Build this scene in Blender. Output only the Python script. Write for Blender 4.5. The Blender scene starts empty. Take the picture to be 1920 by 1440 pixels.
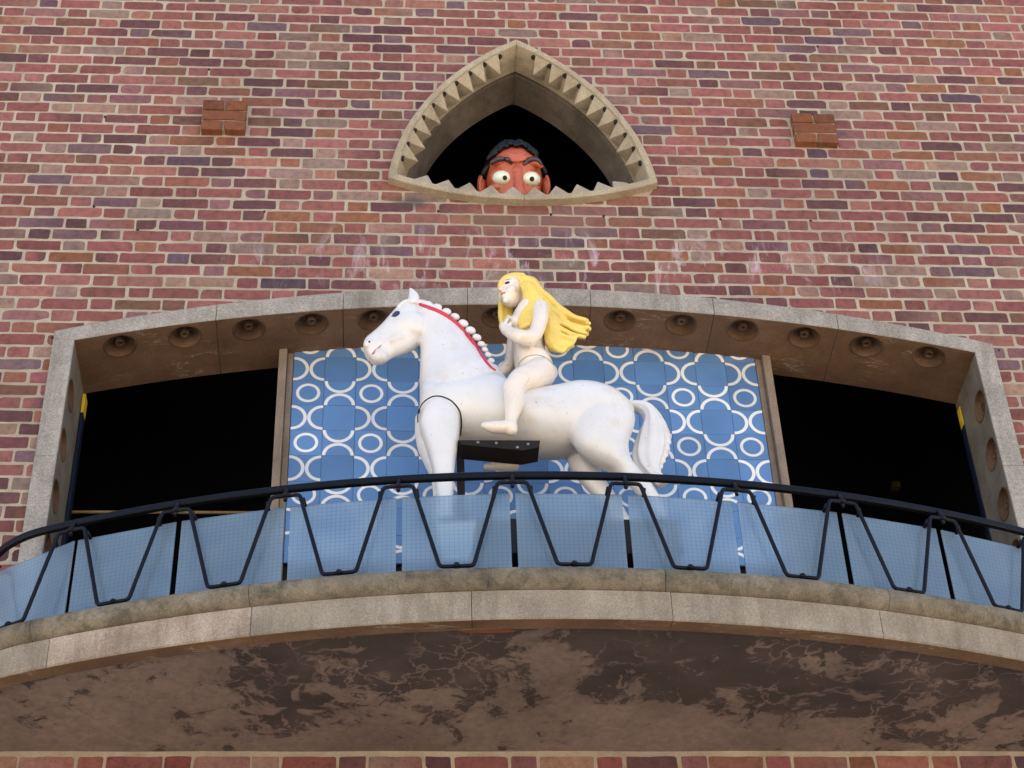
import bpy, bmesh, math, random
from mathutils import Vector, Matrix
from mathutils.bvhtree import BVHTree
from mathutils.geometry import tessellate_polygon

scene = bpy.context.scene
COL = scene.collection
random.seed(7)

# ------------------------------------------------------------------ camera
CAM = Vector((-0.6726, -6.7085, 1.5751))
FWD = Vector((0.06575812, 0.76632508, 0.63907882)).normalized()
RGT = Vector((0.99775907, -0.05842902, -0.03260182)).normalized()
UPV = RGT.cross(FWD).normalized()
FPX = 3575.5
cd = bpy.data.cameras.new('camera')
cam = bpy.data.objects.new('camera', cd)
COL.objects.link(cam)
cam.matrix_world = Matrix((
    (RGT.x, UPV.x, -FWD.x, CAM.x),
    (RGT.y, UPV.y, -FWD.y, CAM.y),
    (RGT.z, UPV.z, -FWD.z, CAM.z),
    (0, 0, 0, 1)))
cd.sensor_width = 36
cd.lens = 36 * FPX / 1920
cd.clip_start = 0.05
cd.clip_end = 2000
scene.camera = cam

# ------------------------------------------------------------------ world, sun, exposure
world = bpy.data.worlds.new('World')
scene.world = world
world.use_nodes = True
wn = world.node_tree
wn.nodes.clear()
sky = wn.nodes.new('ShaderNodeTexSky')
sky.sky_type = 'NISHITA'
sky.sun_disc = False
SUN_EL, SUN_AZ = math.radians(50), math.radians(15)     # azimuth clockwise from +Y
sky.sun_elevation = SUN_EL
sky.sun_rotation = SUN_AZ
sky.air_density = 1.0
sky.dust_density = 2.0
sky.ozone_density = 1.0
bg = wn.nodes.new('ShaderNodeBackground')
bg.inputs['Strength'].default_value = 0.10
wo = wn.nodes.new('ShaderNodeOutputWorld')
wn.links.new(sky.outputs[0], bg.inputs[0])
wn.links.new(bg.outputs[0], wo.inputs[0])

sl = bpy.data.lights.new('sun', 'SUN')
sl.energy = 4.5
sl.angle = math.radians(0.5)
sl.color = (1.0, 0.93, 0.85)
sun = bpy.data.objects.new('sun', sl)
COL.objects.link(sun)
sd = Vector((math.sin(SUN_AZ) * math.cos(SUN_EL), math.cos(SUN_AZ) * math.cos(SUN_EL), math.sin(SUN_EL)))
sun.rotation_euler = sd.to_track_quat('Z', 'Y').to_euler()

vs = scene.view_settings
vs.view_transform = 'Standard'
vs.look = 'None'
vs.gamma = 1
vs.exposure = 2.08
vs.use_curve_mapping = False


def at(px, py, Y):
    """point on the vertical plane y = Y seen at photo pixel (px, py)"""
    d = FWD + RGT * ((px - 960) / FPX) + UPV * (-(py - 720) / FPX)
    return CAM + d * ((Y - CAM.y) / d.y)


def ray(px, py):
    return (FWD + RGT * ((px - 960) / FPX) + UPV * (-(py - 720) / FPX)).normalized()


def H(x, y):                      # detail-crop coordinates of the horse -> photo pixel
    return (640 + x / 2.909, 500 + y / 2.909)


def R(x, y):                      # detail-crop coordinates of the rider -> photo pixel
    return (880 + x / 4.364, 500 + y / 4.364)


# ------------------------------------------------------------------ object helpers
def mesh_obj(name, bm, mat, parent=None, smooth=False, recalc=True):
    if recalc:
        bmesh.ops.recalc_face_normals(bm, faces=bm.faces[:])
    me = bpy.data.meshes.new(name)
    bm.to_mesh(me)
    bm.free()
    if smooth:
        me.polygons.foreach_set('use_smooth', [True] * len(me.polygons))
    for m in (mat if isinstance(mat, (list, tuple)) else [mat]):
        me.materials.append(m)
    return link(name, me, parent)


def link(name, me, parent=None):
    o = bpy.data.objects.new(name, me)
    COL.objects.link(o)
    if parent:
        o.parent = parent
    return o


def thing(name, label, cat, loc=(0, 0, 0), group=None):
    o = bpy.data.objects.new(name, None)
    o.empty_display_size = 0.1
    COL.objects.link(o)
    o.location = loc
    tag(o, label, cat, group)
    return o


def tag(o, label, cat, group=None):
    o['label'] = label
    o['category'] = cat
    if group:
        o['group'] = group
    return o


def adopt(o, parent):
    """parent a mesh built in world coordinates to a thing standing at its own base"""
    o.parent = parent
    o.matrix_parent_inverse = Matrix.Translation(parent.location).inverted()
    return o


def bx(bm, x0, x1, y0, y1, z0, z1, bevel=0.0):
    r = bmesh.ops.create_cube(bm, size=1)
    for v in r['verts']:
        v.co = Vector(((x0 + x1) / 2 + v.co.x * (x1 - x0), (y0 + y1) / 2 + v.co.y * (y1 - y0), (z0 + z1) / 2 + v.co.z * (z1 - z0)))
    if bevel:
        es = list({e for v in r['verts'] for e in v.link_edges})
        bmesh.ops.bevel(bm, geom=es, offset=bevel, segments=2, affect='EDGES', profile=0.6)


def box_obj(name, dims, mat, parent=None, bevel=0.004):
    bm = bmesh.new()
    bx(bm, *dims, bevel=bevel)
    return mesh_obj(name, bm, mat, parent)


def tube(bm, pts, rad, n=10, closed=False):
    """tapered tube along pts; rad number or list"""
    k = len(pts)
    pts = [Vector(p) for p in pts]
    rr = rad if isinstance(rad, (list, tuple)) else [rad] * k
    rings = []
    prev = None
    for i, p in enumerate(pts):
        if closed:
            t = pts[(i + 1) % k] - pts[i - 1]
        else:
            t = pts[min(i + 1, k - 1)] - pts[max(i - 1, 0)]
        t.normalize()
        if prev is None:
            a = Vector((0, 0, 1)) if abs(t.z) < .9 else Vector((1, 0, 0))
            u = t.cross(a).normalized()
        else:
            u = (prev - t * prev.dot(t)).normalized()
        prev = u
        v = t.cross(u)
        rings.append([bm.verts.new(p + (u * math.cos(2 * math.pi * j / n) + v * math.sin(2 * math.pi * j / n)) * rr[i]) for j in range(n)])
    m = k if closed else k - 1
    for i in range(m):
        A, B = rings[i], rings[(i + 1) % k]
        for j in range(n):
            bm.faces.new((A[j], A[(j + 1) % n], B[(j + 1) % n], B[j]))
    if not closed:
        bm.faces.new(rings[0][::-1])
        bm.faces.new(rings[-1])


def ellipsoid(bm, c, r, rot=None, seg=20, rings=12):
    res = bmesh.ops.create_uvsphere(bm, u_segments=seg, v_segments=rings, radius=1)
    M = rot.to_4x4() if rot is not None else Matrix.Identity(4)
    for v in res['verts']:
        v.co = Vector(c) + (M @ Vector((v.co.x * r[0], v.co.y * r[1], v.co.z * r[2])))


def catmull(P, sub):
    out = []
    k = len(P)
    for i in range(k - 1):
        p0, p1, p2, p3 = P[max(i - 1, 0)], P[i], P[i + 1], P[min(i + 2, k - 1)]
        for s in range(sub):
            t = s / sub
            out.append([0.5 * ((2 * b) + (-a + c) * t + (2 * a - 5 * b + 4 * c - d) * t * t + (-a + 3 * b - 3 * c + d) * t ** 3)
                        for a, b, c, d in zip(p0, p1, p2, p3)])
    out.append(list(P[-1]))
    return out


TAN = 0.80          # slope of the view at the figures: thickness that lifts an outline


def loft(bm, st, sub=4, n=28, p=2.0, correct=True, ripple=None):
    """closed body through stations (pxA, pxB, half_width, Yc): the outline points of a
    section in the photo, put on the plane Yc, with a superellipse cross-section"""
    rows = []
    for (a, b, w, yc) in st:
        A, B = at(*a, yc), at(*b, yc)
        c = (A + B) / 2
        e = (B - A)
        h = e.length / 2
        e.normalize()
        if correct:
            h2 = h * h - (w * TAN * e.z) ** 2
            h = math.sqrt(max(h2, (0.45 * h) ** 2))
        rows.append([c.x, c.y, c.z, e.x, e.z, h, w])
    rows = catmull(rows, sub)
    rings = []
    for i, r in enumerate(rows):
        c = Vector(r[:3])
        e = Vector((r[3], 0, r[4])).normalized()
        ring = []
        for j in range(n):
            t = 2 * math.pi * j / n
            ct, s = math.cos(t), math.sin(t)
            q = 2 / p
            x = math.copysign(abs(ct) ** q, ct) * r[5]
            y = math.copysign(abs(s) ** q, s) * r[6]
            if ripple:
                k = 1 + ripple(i / (len(rows) - 1), t)
                x *= k
                y *= k
            ring.append(bm.verts.new(c + e * x + Vector((0, y, 0))))
        rings.append(ring)
    for A, B in zip(rings, rings[1:]):
        for j in range(n):
            bm.faces.new((A[j], A[(j + 1) % n], B[(j + 1) % n], B[j]))
    for ring, s in ((rings[0], -1), (rings[-1], 1)):
        c = bm.verts.new(sum((v.co for v in ring), Vector()) / n)
        for j in range(n):
            bm.faces.new((ring[j], ring[(j + 1) % n], c))


def fuse(name, bm, voxel, smooth, mat, parent=None, factor=0.5):
    """one continuous skin round overlapping closed volumes"""
    bmesh.ops.recalc_face_normals(bm, faces=bm.faces[:])
    me = bpy.data.meshes.new(name + '_raw')
    bm.to_mesh(me)
    bm.free()
    tmp = bpy.data.objects.new(name + '_raw', me)
    COL.objects.link(tmp)
    m = tmp.modifiers.new('r', 'REMESH')
    m.mode = 'VOXEL'
    m.voxel_size = voxel
    s = tmp.modifiers.new('s', 'SMOOTH')
    s.factor = factor
    s.iterations = smooth
    dg = bpy.context.evaluated_depsgraph_get()
    out = bpy.data.meshes.new_from_object(tmp.evaluated_get(dg))
    out.name = name
    bpy.data.objects.remove(tmp)
    bpy.data.meshes.remove(me)
    out.polygons.foreach_set('use_smooth', [True] * len(out.polygons))
    out.materials.clear()
    out.materials.append(mat)
    return link(name, out, parent)


# ------------------------------------------------------------------ materials
def new_mat(name):
    m = bpy.data.materials.new(name)
    m.use_nodes = True
    nt = m.node_tree
    return m, nt, nt.nodes['Principled BSDF']


def N(nt, typ, **kw):
    n = nt.nodes.new(typ)
    for k, v in kw.items():
        setattr(n, k, v)
    return n


def setin(nt, sock, v):
    if hasattr(v, 'is_output') or isinstance(v, bpy.types.NodeSocket):
        nt.links.new(v, sock)
    else:
        sock.default_value = v


def mth(nt, op, a, b=None, c=None, clamp=False):
    n = N(nt, 'ShaderNodeMath', operation=op)
    n.use_clamp = clamp
    setin(nt, n.inputs[0], a)
    if b is not None:
        setin(nt, n.inputs[1], b)
    if c is not None:
        setin(nt, n.inputs[2], c)
    return n.outputs[0]


def noise(nt, vec, scale, detail=4, rough=0.55, dist=0.0):
    n = N(nt, 'ShaderNodeTexNoise')
    n.inputs['Scale'].default_value = scale
    n.inputs['Detail'].default_value = detail
    n.inputs['Roughness'].default_value = rough
    n.inputs['Distortion'].default_value = dist
    if vec is not None:
        nt.links.new(vec, n.inputs['Vector'])
    return n.outputs['Fac']


def ramp(nt, fac, stops):
    r = N(nt, 'ShaderNodeValToRGB')
    nt.links.new(fac, r.inputs[0])
    el = r.color_ramp.elements
    while len(el) < len(stops):
        el.new(0.5)
    for e, (p, c) in zip(el, stops):
        e.position = p
        e.color = (*c, 1) if len(c) == 3 else c
    return r.outputs[0]


def mixc(nt, fac, a, b, mode='MIX'):
    n = N(nt, 'ShaderNodeMix', data_type='RGBA', blend_type=mode)
    setin(nt, n.inputs[0], fac)
    for s, v in ((n.inputs[6], a), (n.inputs[7], b)):
        if isinstance(v, bpy.types.NodeSocket):
            nt.links.new(v, s)
        else:
            s.default_value = (*v, 1) if len(v) == 3 else v
    return n.outputs[2]


def bump(nt, bsdf, h, dist, strength=1.0):
    b = N(nt, 'ShaderNodeBump')
    b.inputs['Distance'].default_value = dist
    b.inputs['Strength'].default_value = strength
    nt.links.new(h, b.inputs['Height'])
    nt.links.new(b.outputs[0], bsdf.inputs['Normal'])


def geopos(nt):
    return N(nt, 'ShaderNodeNewGeometry').outputs['Position']


def sep(nt, v):
    s = N(nt, 'ShaderNodeSeparateXYZ')
    nt.links.new(v, s.inputs[0])
    return s.outputs


def bloom(nt, pos):
    """white salt bloom leaching down the brickwork below the pointed opening"""
    x, y, z = sep(nt, pos)
    zz = mth(nt, 'MULTIPLY', mth(nt, 'SUBTRACT', 1.0, mth(nt, 'ABSOLUTE', mth(nt, 'MULTIPLY', mth(nt, 'SUBTRACT', z, 7.93), 3.6))), 1.0, clamp=True)
    zz = mth(nt, 'MAXIMUM', zz, 0.0)
    mp = N(nt, 'ShaderNodeMapping')
    nt.links.new(pos, mp.inputs[0])
    mp.inputs['Scale'].default_value = (1.7, 1, .5)
    n = noise(nt, mp.outputs[0], 7.0, 6, .68, .9)
    s = mth(nt, 'MULTIPLY', mth(nt, 'SUBTRACT', n, 0.535), 5.0, clamp=True)
    xx = mth(nt, 'SUBTRACT', 1.6, mth(nt, 'ABSOLUTE', mth(nt, 'MULTIPLY', mth(nt, 'SUBTRACT', x, .25), .75)), clamp=True)
    return mth(nt, 'MULTIPLY', mth(nt, 'MULTIPLY', s, zz), xx)


def smudge(nt, pos, cx, cz, rx, rz):
    x, y, z = sep(nt, pos)
    a = mth(nt, 'POWER', mth(nt, 'MULTIPLY', mth(nt, 'SUBTRACT', x, cx), 1 / rx), 2)
    b = mth(nt, 'POWER', mth(nt, 'MULTIPLY', mth(nt, 'SUBTRACT', z, cz), 1 / rz), 2)
    d = mth(nt, 'ADD', mth(nt, 'SQRT', mth(nt, 'ADD', a, b)), mth(nt, 'MULTIPLY', mth(nt, 'SUBTRACT', noise(nt, pos, 16, 5, .65), .5), 1.6))
    return mth(nt, 'MULTIPLY', mth(nt, 'SUBTRACT', 1.0, d), 1.3, clamp=True)


def mat_brick():
    m, nt, b = new_mat('brick_clay')
    a = N(nt, 'ShaderNodeAttribute', attribute_name='tint').outputs['Color']
    pos = geopos(nt)
    n1 = noise(nt, pos, 26, 5, .62)
    n2 = noise(nt, pos, 190, 3, .6)
    c = mixc(nt, 1.0, a, ramp(nt, n1, [(.28, (.66, .66, .68)), (.5, (1, 1, 1)), (.74, (1.26, 1.22, 1.16))]), 'MULTIPLY')
    c = mixc(nt, 1.0, c, ramp(nt, n2, [(.30, (.55, .52, .52)), (.42, (.96, .96, .96)), (.7, (1.1, 1.1, 1.1))]), 'MULTIPLY')
    c = mixc(nt, 1.0, c, ramp(nt, noise(nt, pos, .9, 5, .6), [(.3, (.84, .82, .82)), (.7, (1.12, 1.11, 1.10))]), 'MULTIPLY')
    spot = noise(nt, pos, 85, 2, .5)
    c = mixc(nt, ramp(nt, spot, [(.70, (0, 0, 0)), (.76, (.75, .75, .75))]), c, (.05, .032, .03))
    c = mixc(nt, mth(nt, 'MULTIPLY', bloom(nt, pos), .62), c, (.72, .68, .72))
    c = mixc(nt, mth(nt, 'MULTIPLY', smudge(nt, pos, -.56, 8.325, .13, .075), .75), c, (.06, .05, .045))
    c = mixc(nt, mth(nt, 'MULTIPLY', smudge(nt, pos, 0, 8.22, .75, .10), .45), c, (.20, .125, .085))
    nt.links.new(c, b.inputs['Base Color'])
    b.inputs['Roughness'].default_value = .88
    b.inputs['Specular IOR Level'].default_value = .25
    h = mth(nt, 'ADD', mth(nt, 'MULTIPLY', n1, .6), mth(nt, 'MULTIPLY', n2, .5))
    bump(nt, b, h, .004, .8)
    return m


def mat_mortar():
    m, nt, b = new_mat('mortar_lime')
    pos = geopos(nt)
    n1 = noise(nt, pos, 9, 5, .6)
    n2 = noise(nt, pos, 240, 4, .7)
    c = ramp(nt, n1, [(.3, (.315, .262, .190)), (.55, (.415, .352, .268)), (.8, (.485, .42, .33))])
    c = mixc(nt, 1.0, c, ramp(nt, n2, [(.3, (.72, .7, .68)), (.6, (1.06, 1.06, 1.06))]), 'MULTIPLY')
    c = mixc(nt, 1.0, c, ramp(nt, noise(nt, pos, 1.1, 5, .6), [(.3, (.80, .78, .76)), (.7, (1.13, 1.12, 1.11))]), 'MULTIPLY')
    c = mixc(nt, mth(nt, 'MULTIPLY', bloom(nt, pos), .55), c, (.72, .69, .68))
    c = mixc(nt, mth(nt, 'MULTIPLY', smudge(nt, pos, -.56, 8.325, .13, .075), .75), c, (.06, .05, .045))
    c = mixc(nt, mth(nt, 'MULTIPLY', smudge(nt, pos, 0, 8.22, .75, .10), .6), c, (.27, .19, .12))
    nt.links.new(c, b.inputs['Base Color'])
    b.inputs['Roughness'].default_value = .95
    bump(nt, b, n2, .004, .9)
    return m


def mat_stone(name, dark, mid, light, speck=.5, bmp=.003, lichen=None):
    m, nt, b = new_mat(name)
    pos = geopos(nt)
    n1 = noise(nt, pos, 5, 6, .62)
    n2 = noise(nt, pos, 150, 3, .7)
    n3 = noise(nt, pos, 320, 2, .6)
    c = ramp(nt, n1, [(.28, dark), (.5, mid), (.74, light)])
    c = mixc(nt, speck, c, ramp(nt, n2, [(.3, (.5, .49, .47)), (.5, (1, 1, 1)), (.68, (1.5, 1.5, 1.48))]), 'MULTIPLY')
    c = mixc(nt, 1.0, c, ramp(nt, n3, [(.27, (.45, .44, .43)), (.38, (1, 1, 1))]), 'MULTIPLY')
    mp = N(nt, 'ShaderNodeMapping')
    nt.links.new(pos, mp.inputs[0])
    mp.inputs['Scale'].default_value = (9, 9, 1.2)
    st = noise(nt, mp.outputs[0], 1.6, 5, .65)
    c = mixc(nt, .75, c, ramp(nt, st, [(.32, (.70, .68, .65)), (.5, (1, 1, 1)), (.72, (1.14, 1.13, 1.11))]), 'MULTIPLY')
    if lichen:
        k = noise(nt, pos, 11, 6, .68, .5)
        k2 = noise(nt, pos, 60, 4, .7)
        f = mth(nt, 'MULTIPLY', mth(nt, 'SUBTRACT', mth(nt, 'ADD', k, mth(nt, 'MULTIPLY', k2, .35)), .64), 4.0, clamp=True)
        c = mixc(nt, mth(nt, 'MULTIPLY', f, .75), c, lichen)
    nt.links.new(c, b.inputs['Base Color'])
    b.inputs['Roughness'].default_value = .9
    b.inputs['Specular IOR Level'].default_value = .25
    bump(nt, b, mth(nt, 'ADD', n2, mth(nt, 'MULTIPLY', n1, .8)), bmp, .7)
    return m


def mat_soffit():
    """smoother stone of the reveals: shade and warm bounce put into the brown, pale lime runs"""
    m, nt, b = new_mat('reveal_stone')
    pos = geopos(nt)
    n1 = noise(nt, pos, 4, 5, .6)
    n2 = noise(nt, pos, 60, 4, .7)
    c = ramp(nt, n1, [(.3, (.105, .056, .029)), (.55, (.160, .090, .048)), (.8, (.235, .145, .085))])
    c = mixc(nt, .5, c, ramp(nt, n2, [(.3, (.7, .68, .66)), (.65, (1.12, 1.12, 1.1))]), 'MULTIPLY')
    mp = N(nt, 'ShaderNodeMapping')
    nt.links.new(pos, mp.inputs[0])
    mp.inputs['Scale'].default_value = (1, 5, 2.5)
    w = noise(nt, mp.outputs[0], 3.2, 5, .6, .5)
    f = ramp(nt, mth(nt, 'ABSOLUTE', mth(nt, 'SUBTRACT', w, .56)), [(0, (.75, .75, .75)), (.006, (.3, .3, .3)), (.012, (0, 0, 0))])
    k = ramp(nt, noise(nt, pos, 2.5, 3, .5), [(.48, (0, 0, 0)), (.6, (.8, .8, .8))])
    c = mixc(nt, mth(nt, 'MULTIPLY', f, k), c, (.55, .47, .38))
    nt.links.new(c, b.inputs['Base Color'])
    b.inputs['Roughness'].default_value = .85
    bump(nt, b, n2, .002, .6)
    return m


def mat_plaster():
    m, nt, b = new_mat('peeling_plaster')
    pos = geopos(nt)
    w = N(nt, 'ShaderNodeVectorMath', operation='ADD')
    wn_ = N(nt, 'ShaderNodeTexNoise')
    wn_.inputs['Scale'].default_value = 3.0
    wn_.inputs['Detail'].default_value = 3
    nt.links.new(pos, wn_.inputs['Vector'])
    sc = N(nt, 'ShaderNodeVectorMath', operation='SCALE')
    nt.links.new(wn_.outputs['Color'], sc.inputs[0])
    sc.inputs['Scale'].default_value = .35
    nt.links.new(pos, w.inputs[0])
    nt.links.new(sc.outputs[0], w.inputs[1])
    v = w.outputs[0]
    big = noise(nt, v, 2.3, 9, .66, .25)
    x, y, z = sep(nt, pos)
    shift = mth(nt, 'MULTIPLY', mth(nt, 'ADD', x, .5), -.020)
    # paint survives best towards the wall, bare and damp near the nosing
    yy = mth(nt, 'MULTIPLY', mth(nt, 'ADD', y, .47), .13)
    mid = noise(nt, v, 7.5, 7, .70, .4)
    mix_ = mth(nt, 'ADD', mth(nt, 'MULTIPLY', big, .54), mth(nt, 'MULTIPLY', mid, .46))
    val = mth(nt, 'ADD', mth(nt, 'ADD', mix_, shift), yy)
    patch = ramp(nt, val, [(.478, (0, 0, 0)), (.492, (.75, .75, .75)), (.53, (1, 1, 1))])
    fine = noise(nt, pos, 30, 5, .65)
    lightc = ramp(nt, fine, [(.3, (.165, .116, .093)), (.7, (.245, .176, .142))])
    tone = noise(nt, pos, 4, 4, .6)
    darkc = ramp(nt, tone, [(.3, (.042, .028, .024)), (.55, (.066, .045, .038)), (.75, (.098, .069, .058))])
    c = mixc(nt, patch, darkc, lightc)
    vor = N(nt, 'ShaderNodeTexVoronoi', feature='DISTANCE_TO_EDGE')
    vor.inputs['Scale'].default_value = 6.5
    w2 = N(nt, 'ShaderNodeVectorMath', operation='ADD')
    n2 = N(nt, 'ShaderNodeTexNoise')
    n2.inputs['Scale'].default_value = 14
    n2.inputs['Detail'].default_value = 4
    nt.links.new(pos, n2.inputs['Vector'])
    s2 = N(nt, 'ShaderNodeVectorMath', operation='SCALE')
    s2.inputs['Scale'].default_value = .14
    nt.links.new(n2.outputs['Color'], s2.inputs[0])
    nt.links.new(pos, w2.inputs[0])
    nt.links.new(s2.outputs[0], w2.inputs[1])
    nt.links.new(w2.outputs[0], vor.inputs['Vector'])
    crack = ramp(nt, vor.outputs['Distance'], [(0, (1, 1, 1)), (.014, (.7, .7, .7)), (.04, (0, 0, 0))])
    msk = ramp(nt, noise(nt, pos, 2.6, 3, .5), [(.44, (0, 0, 0)), (.58, (.75, .75, .75))])
    c = mixc(nt, mth(nt, 'MULTIPLY', crack, msk), c, (.255, .185, .148))
    tone2 = ramp(nt, noise(nt, pos, 1.6, 5, .6), [(.35, (.72, .72, .72)), (.65, (1.1, 1.1, 1.1))])
    c = mixc(nt, 1.0, c, tone2, 'MULTIPLY')
    spk = noise(nt, pos, 45, 2, .5)
    c = mixc(nt, ramp(nt, spk, [(.70, (0, 0, 0)), (.74, (.6, .6, .6))]), c, (.05, .033, .027))
    nt.links.new(c, b.inputs['Base Color'])
    b.inputs['Roughness'].default_value = .85
    hh = mth(nt, 'ADD', mth(nt, 'MULTIPLY', patch, .8), mth(nt, 'MULTIPLY', fine, .4))
    bump(nt, b, hh, .003, .8)
    return m


def mat_paint(name, col, rough=.35, var=.06, grime=None, coat=.0, gscale=6.0, bmp=.0012):
    m, nt, b = new_mat(name)
    pos = geopos(nt)
    n1 = noise(nt, pos, 7, 5, .6)
    lo = tuple(c * (1 - var * 1.5) for c in col)
    hi = tuple(min(1, c * (1 + var)) for c in col)
    c = ramp(nt, n1, [(.3, lo), (.7, hi)])
    if grime:
        g = noise(nt, pos, gscale, 7, .7, .4)
        c = mixc(nt, ramp(nt, g, [(.52, (0, 0, 0)), (.74, (.6, .6, .6))]), c, grime)
        sp = noise(nt, pos, 70, 2, .5)
        c = mixc(nt, ramp(nt, sp, [(.69, (0, 0, 0)), (.74, (.55, .55, .55))]), c, tuple(x * .45 for x in grime))
    nt.links.new(c, b.inputs['Base Color'])
    b.inputs['Roughness'].default_value = rough
    b.inputs['Coat Weight'].default_value = coat
    b.inputs['Coat Roughness'].default_value = .2
    if bmp:
        bump(nt, b, mth(nt, 'ADD', noise(nt, pos, 22, 4, .6), mth(nt, 'MULTIPLY', noise(nt, pos, 8, 2, .4), 2.2)), bmp * 1.6, .8)
    return m


def mat_glaze(name, col):
    m, nt, b = new_mat(name)
    pos = geopos(nt)
    oi = N(nt, 'ShaderNodeObjectInfo').outputs['Random']
    n1 = noise(nt, pos, 5, 3, .5)
    c = ramp(nt, mth(nt, 'ADD', mth(nt, 'MULTIPLY', n1, .6), mth(nt, 'MULTIPLY', oi, .4)),
             [(.25, tuple(x * .78 for x in col)), (.75, tuple(min(1, x * 1.12) for x in col))])
    nt.links.new(c, b.inputs['Base Color'])
    b.inputs['Roughness'].default_value = .28
    bump(nt, b, noise(nt, pos, 14, 2, .5), .0012, .5)
    return m


def mat_glass():
    m, nt, b = new_mat('wired_cast_glass')
    out = nt.nodes['Material Output']
    tc = N(nt, 'ShaderNodeTexCoord').outputs['Object']
    x, y, z = sep(nt, tc)

    def line(s):
        f = mth(nt, 'ABSOLUTE', mth(nt, 'SUBTRACT', mth(nt, 'FRACT', mth(nt, 'MULTIPLY', s, 1 / .0178)), .5))
        return mth(nt, 'LESS_THAN', f, .05)
    wire = mth(nt, 'MAXIMUM', line(x), line(z))
    b.inputs['Base Color'].default_value = (.16, .35, .62, 1)
    dirt = noise(nt, tc, 9, 5, .6)
    c = ramp(nt, dirt, [(.35, (.23, .34, .46)), (.7, (.32, .43, .53))])
    nt.links.new(mixc(nt, mth(nt, 'MULTIPLY', wire, .7), c, (.06, .085, .12)), b.inputs['Base Color'])
    b.inputs['Roughness'].default_value = .08
    b.inputs['IOR'].default_value = 1.5
    b.inputs['Specular IOR Level'].default_value = .8
    bump(nt, b, noise(nt, tc, 5, 1, .4), .0006, .25)
    rf = N(nt, 'ShaderNodeBsdfRefraction')
    rf.inputs['Color'].default_value = (.78, .88, .96, 1)
    rf.inputs['Roughness'].default_value = .32
    rf.inputs['IOR'].default_value = 1.12
    mx = N(nt, 'ShaderNodeMixShader')
    fac = mth(nt, 'ADD', .40, mth(nt, 'MULTIPLY', wire, .12))
    nt.links.new(fac, mx.inputs[0])
    nt.links.new(rf.outputs[0], mx.inputs[1])
    nt.links.new(b.outputs[0], mx.inputs[2])
    nt.links.new(mx.outputs[0], out.inputs['Surface'])
    return m


def mat_flat(name, col, rough=.6, metal=0.0, spec=.35):
    m, nt, b = new_mat(name)
    pos = geopos(nt)
    n1 = noise(nt, pos, 18, 4, .6)
    c = ramp(nt, n1, [(.3, tuple(x * .8 for x in col)), (.7, tuple(min(1, x * 1.18) for x in col))])
    nt.links.new(c, b.inputs['Base Color'])
    b.inputs['Roughness'].default_value = rough
    b.inputs['Metallic'].default_value = metal
    b.inputs['Specular IOR Level'].default_value = spec
    return m


def mat_ground():
    m, nt, b = new_mat('paving')
    pos = geopos(nt)
    bt = N(nt, 'ShaderNodeTexBrick')
    nt.links.new(pos, bt.inputs['Vector'])
    bt.inputs['Scale'].default_value = 1.6
    bt.inputs['Color1'].default_value = (.60, .50, .385, 1)
    bt.inputs['Color2'].default_value = (.54, .45, .345, 1)
    bt.inputs['Mortar'].default_value = (.28, .24, .20, 1)
    c = mixc(nt, .5, bt.outputs['Color'], ramp(nt, noise(nt, pos, 2, 6, .6), [(.3, (.7, .7, .7)), (.7, (1.15, 1.15, 1.15))]), 'MULTIPLY')
    nt.links.new(c, b.inputs['Base Color'])
    b.inputs['Roughness'].default_value = .9
    return m


M_BRICK = mat_brick()
M_MORTAR = mat_mortar()
M_STONE = mat_stone('frame_stone', (.205, .186, .158), (.28, .256, .222), (.36, .335, .295), .7)
M_BUFF = mat_stone('buff_stone', (.195, .160, .118), (.265, .221, .166), (.34, .29, .222), .5)
M_REPAIR = mat_stone('repaired_stone', (.235, .178, .13), (.335, .265, .20), (.43, .355, .275), .6)
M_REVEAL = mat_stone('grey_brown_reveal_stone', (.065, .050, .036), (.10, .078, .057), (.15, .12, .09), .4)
M_TRI = mat_stone('pointed_frame_stone', (.25, .20, .135), (.33, .275, .19), (.40, .345, .25), .5)
M_NOSE = mat_stone('nosing_stone', (.125, .102, .070), (.19, .158, .112), (.28, .24, .18), .5, .004, (.045, .042, .024))
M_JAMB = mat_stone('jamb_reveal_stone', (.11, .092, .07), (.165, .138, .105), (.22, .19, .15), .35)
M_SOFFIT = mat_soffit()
M_ROSE = mat_stone('rosette_shade_brown', (.065, .036, .020), (.105, .060, .034), (.155, .095, .055), .3)  # darker than the soffit: shade of the sunk dishes put into the colour
M_PLASTER = mat_plaster()
M_IRON = mat_flat('black_iron_paint', (.0045, .005, .0085), .45, 0, .16)
M_BOLT = mat_flat('bare_steel', (.25, .25, .27), .4, .7)
M_GLASS = mat_glass()
M_WHITE = mat_paint('white_gloss_paint', (.68, .665, .645), .36, .045, (.55, .45, .32), .25, 5)
M_CREAM = mat_paint('cream_gloss_paint', (.76, .68, .58), .28, .04, (.60, .45, .30), .4, 6)
M_RED = mat_paint('red_paint', (.52, .02, .055), .35, .1)
M_HAIR = mat_paint('yellow_gloss_paint', (.80, .585, .115), .3, .06, (.62, .36, .03), .35, 9)
M_LIP = mat_paint('lip_paint', (.50, .09, .07), .35, .1)
M_BLACK = mat_paint('black_gloss_paint', (.0035, .0035, .005), .34, .1, None, 0)
M_BLACK.node_tree.nodes['Principled BSDF'].inputs['Specular IOR Level'].default_value = .22
M_NAVY = mat_paint('navy_eye_paint', (.012, .018, .055), .25, .1)
M_BLUE = mat_glaze('blue_glaze', (.098, .205, .40))
M_WGLAZE = mat_glaze('white_glaze', (.74, .72, .68))
M_GROUT = mat_flat('tile_grout', (.10, .13, .19), .9)
M_POST = mat_stone('post_stone', (.16, .120, .088), (.215, .165, .124), (.27, .215, .163), .4)
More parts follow.
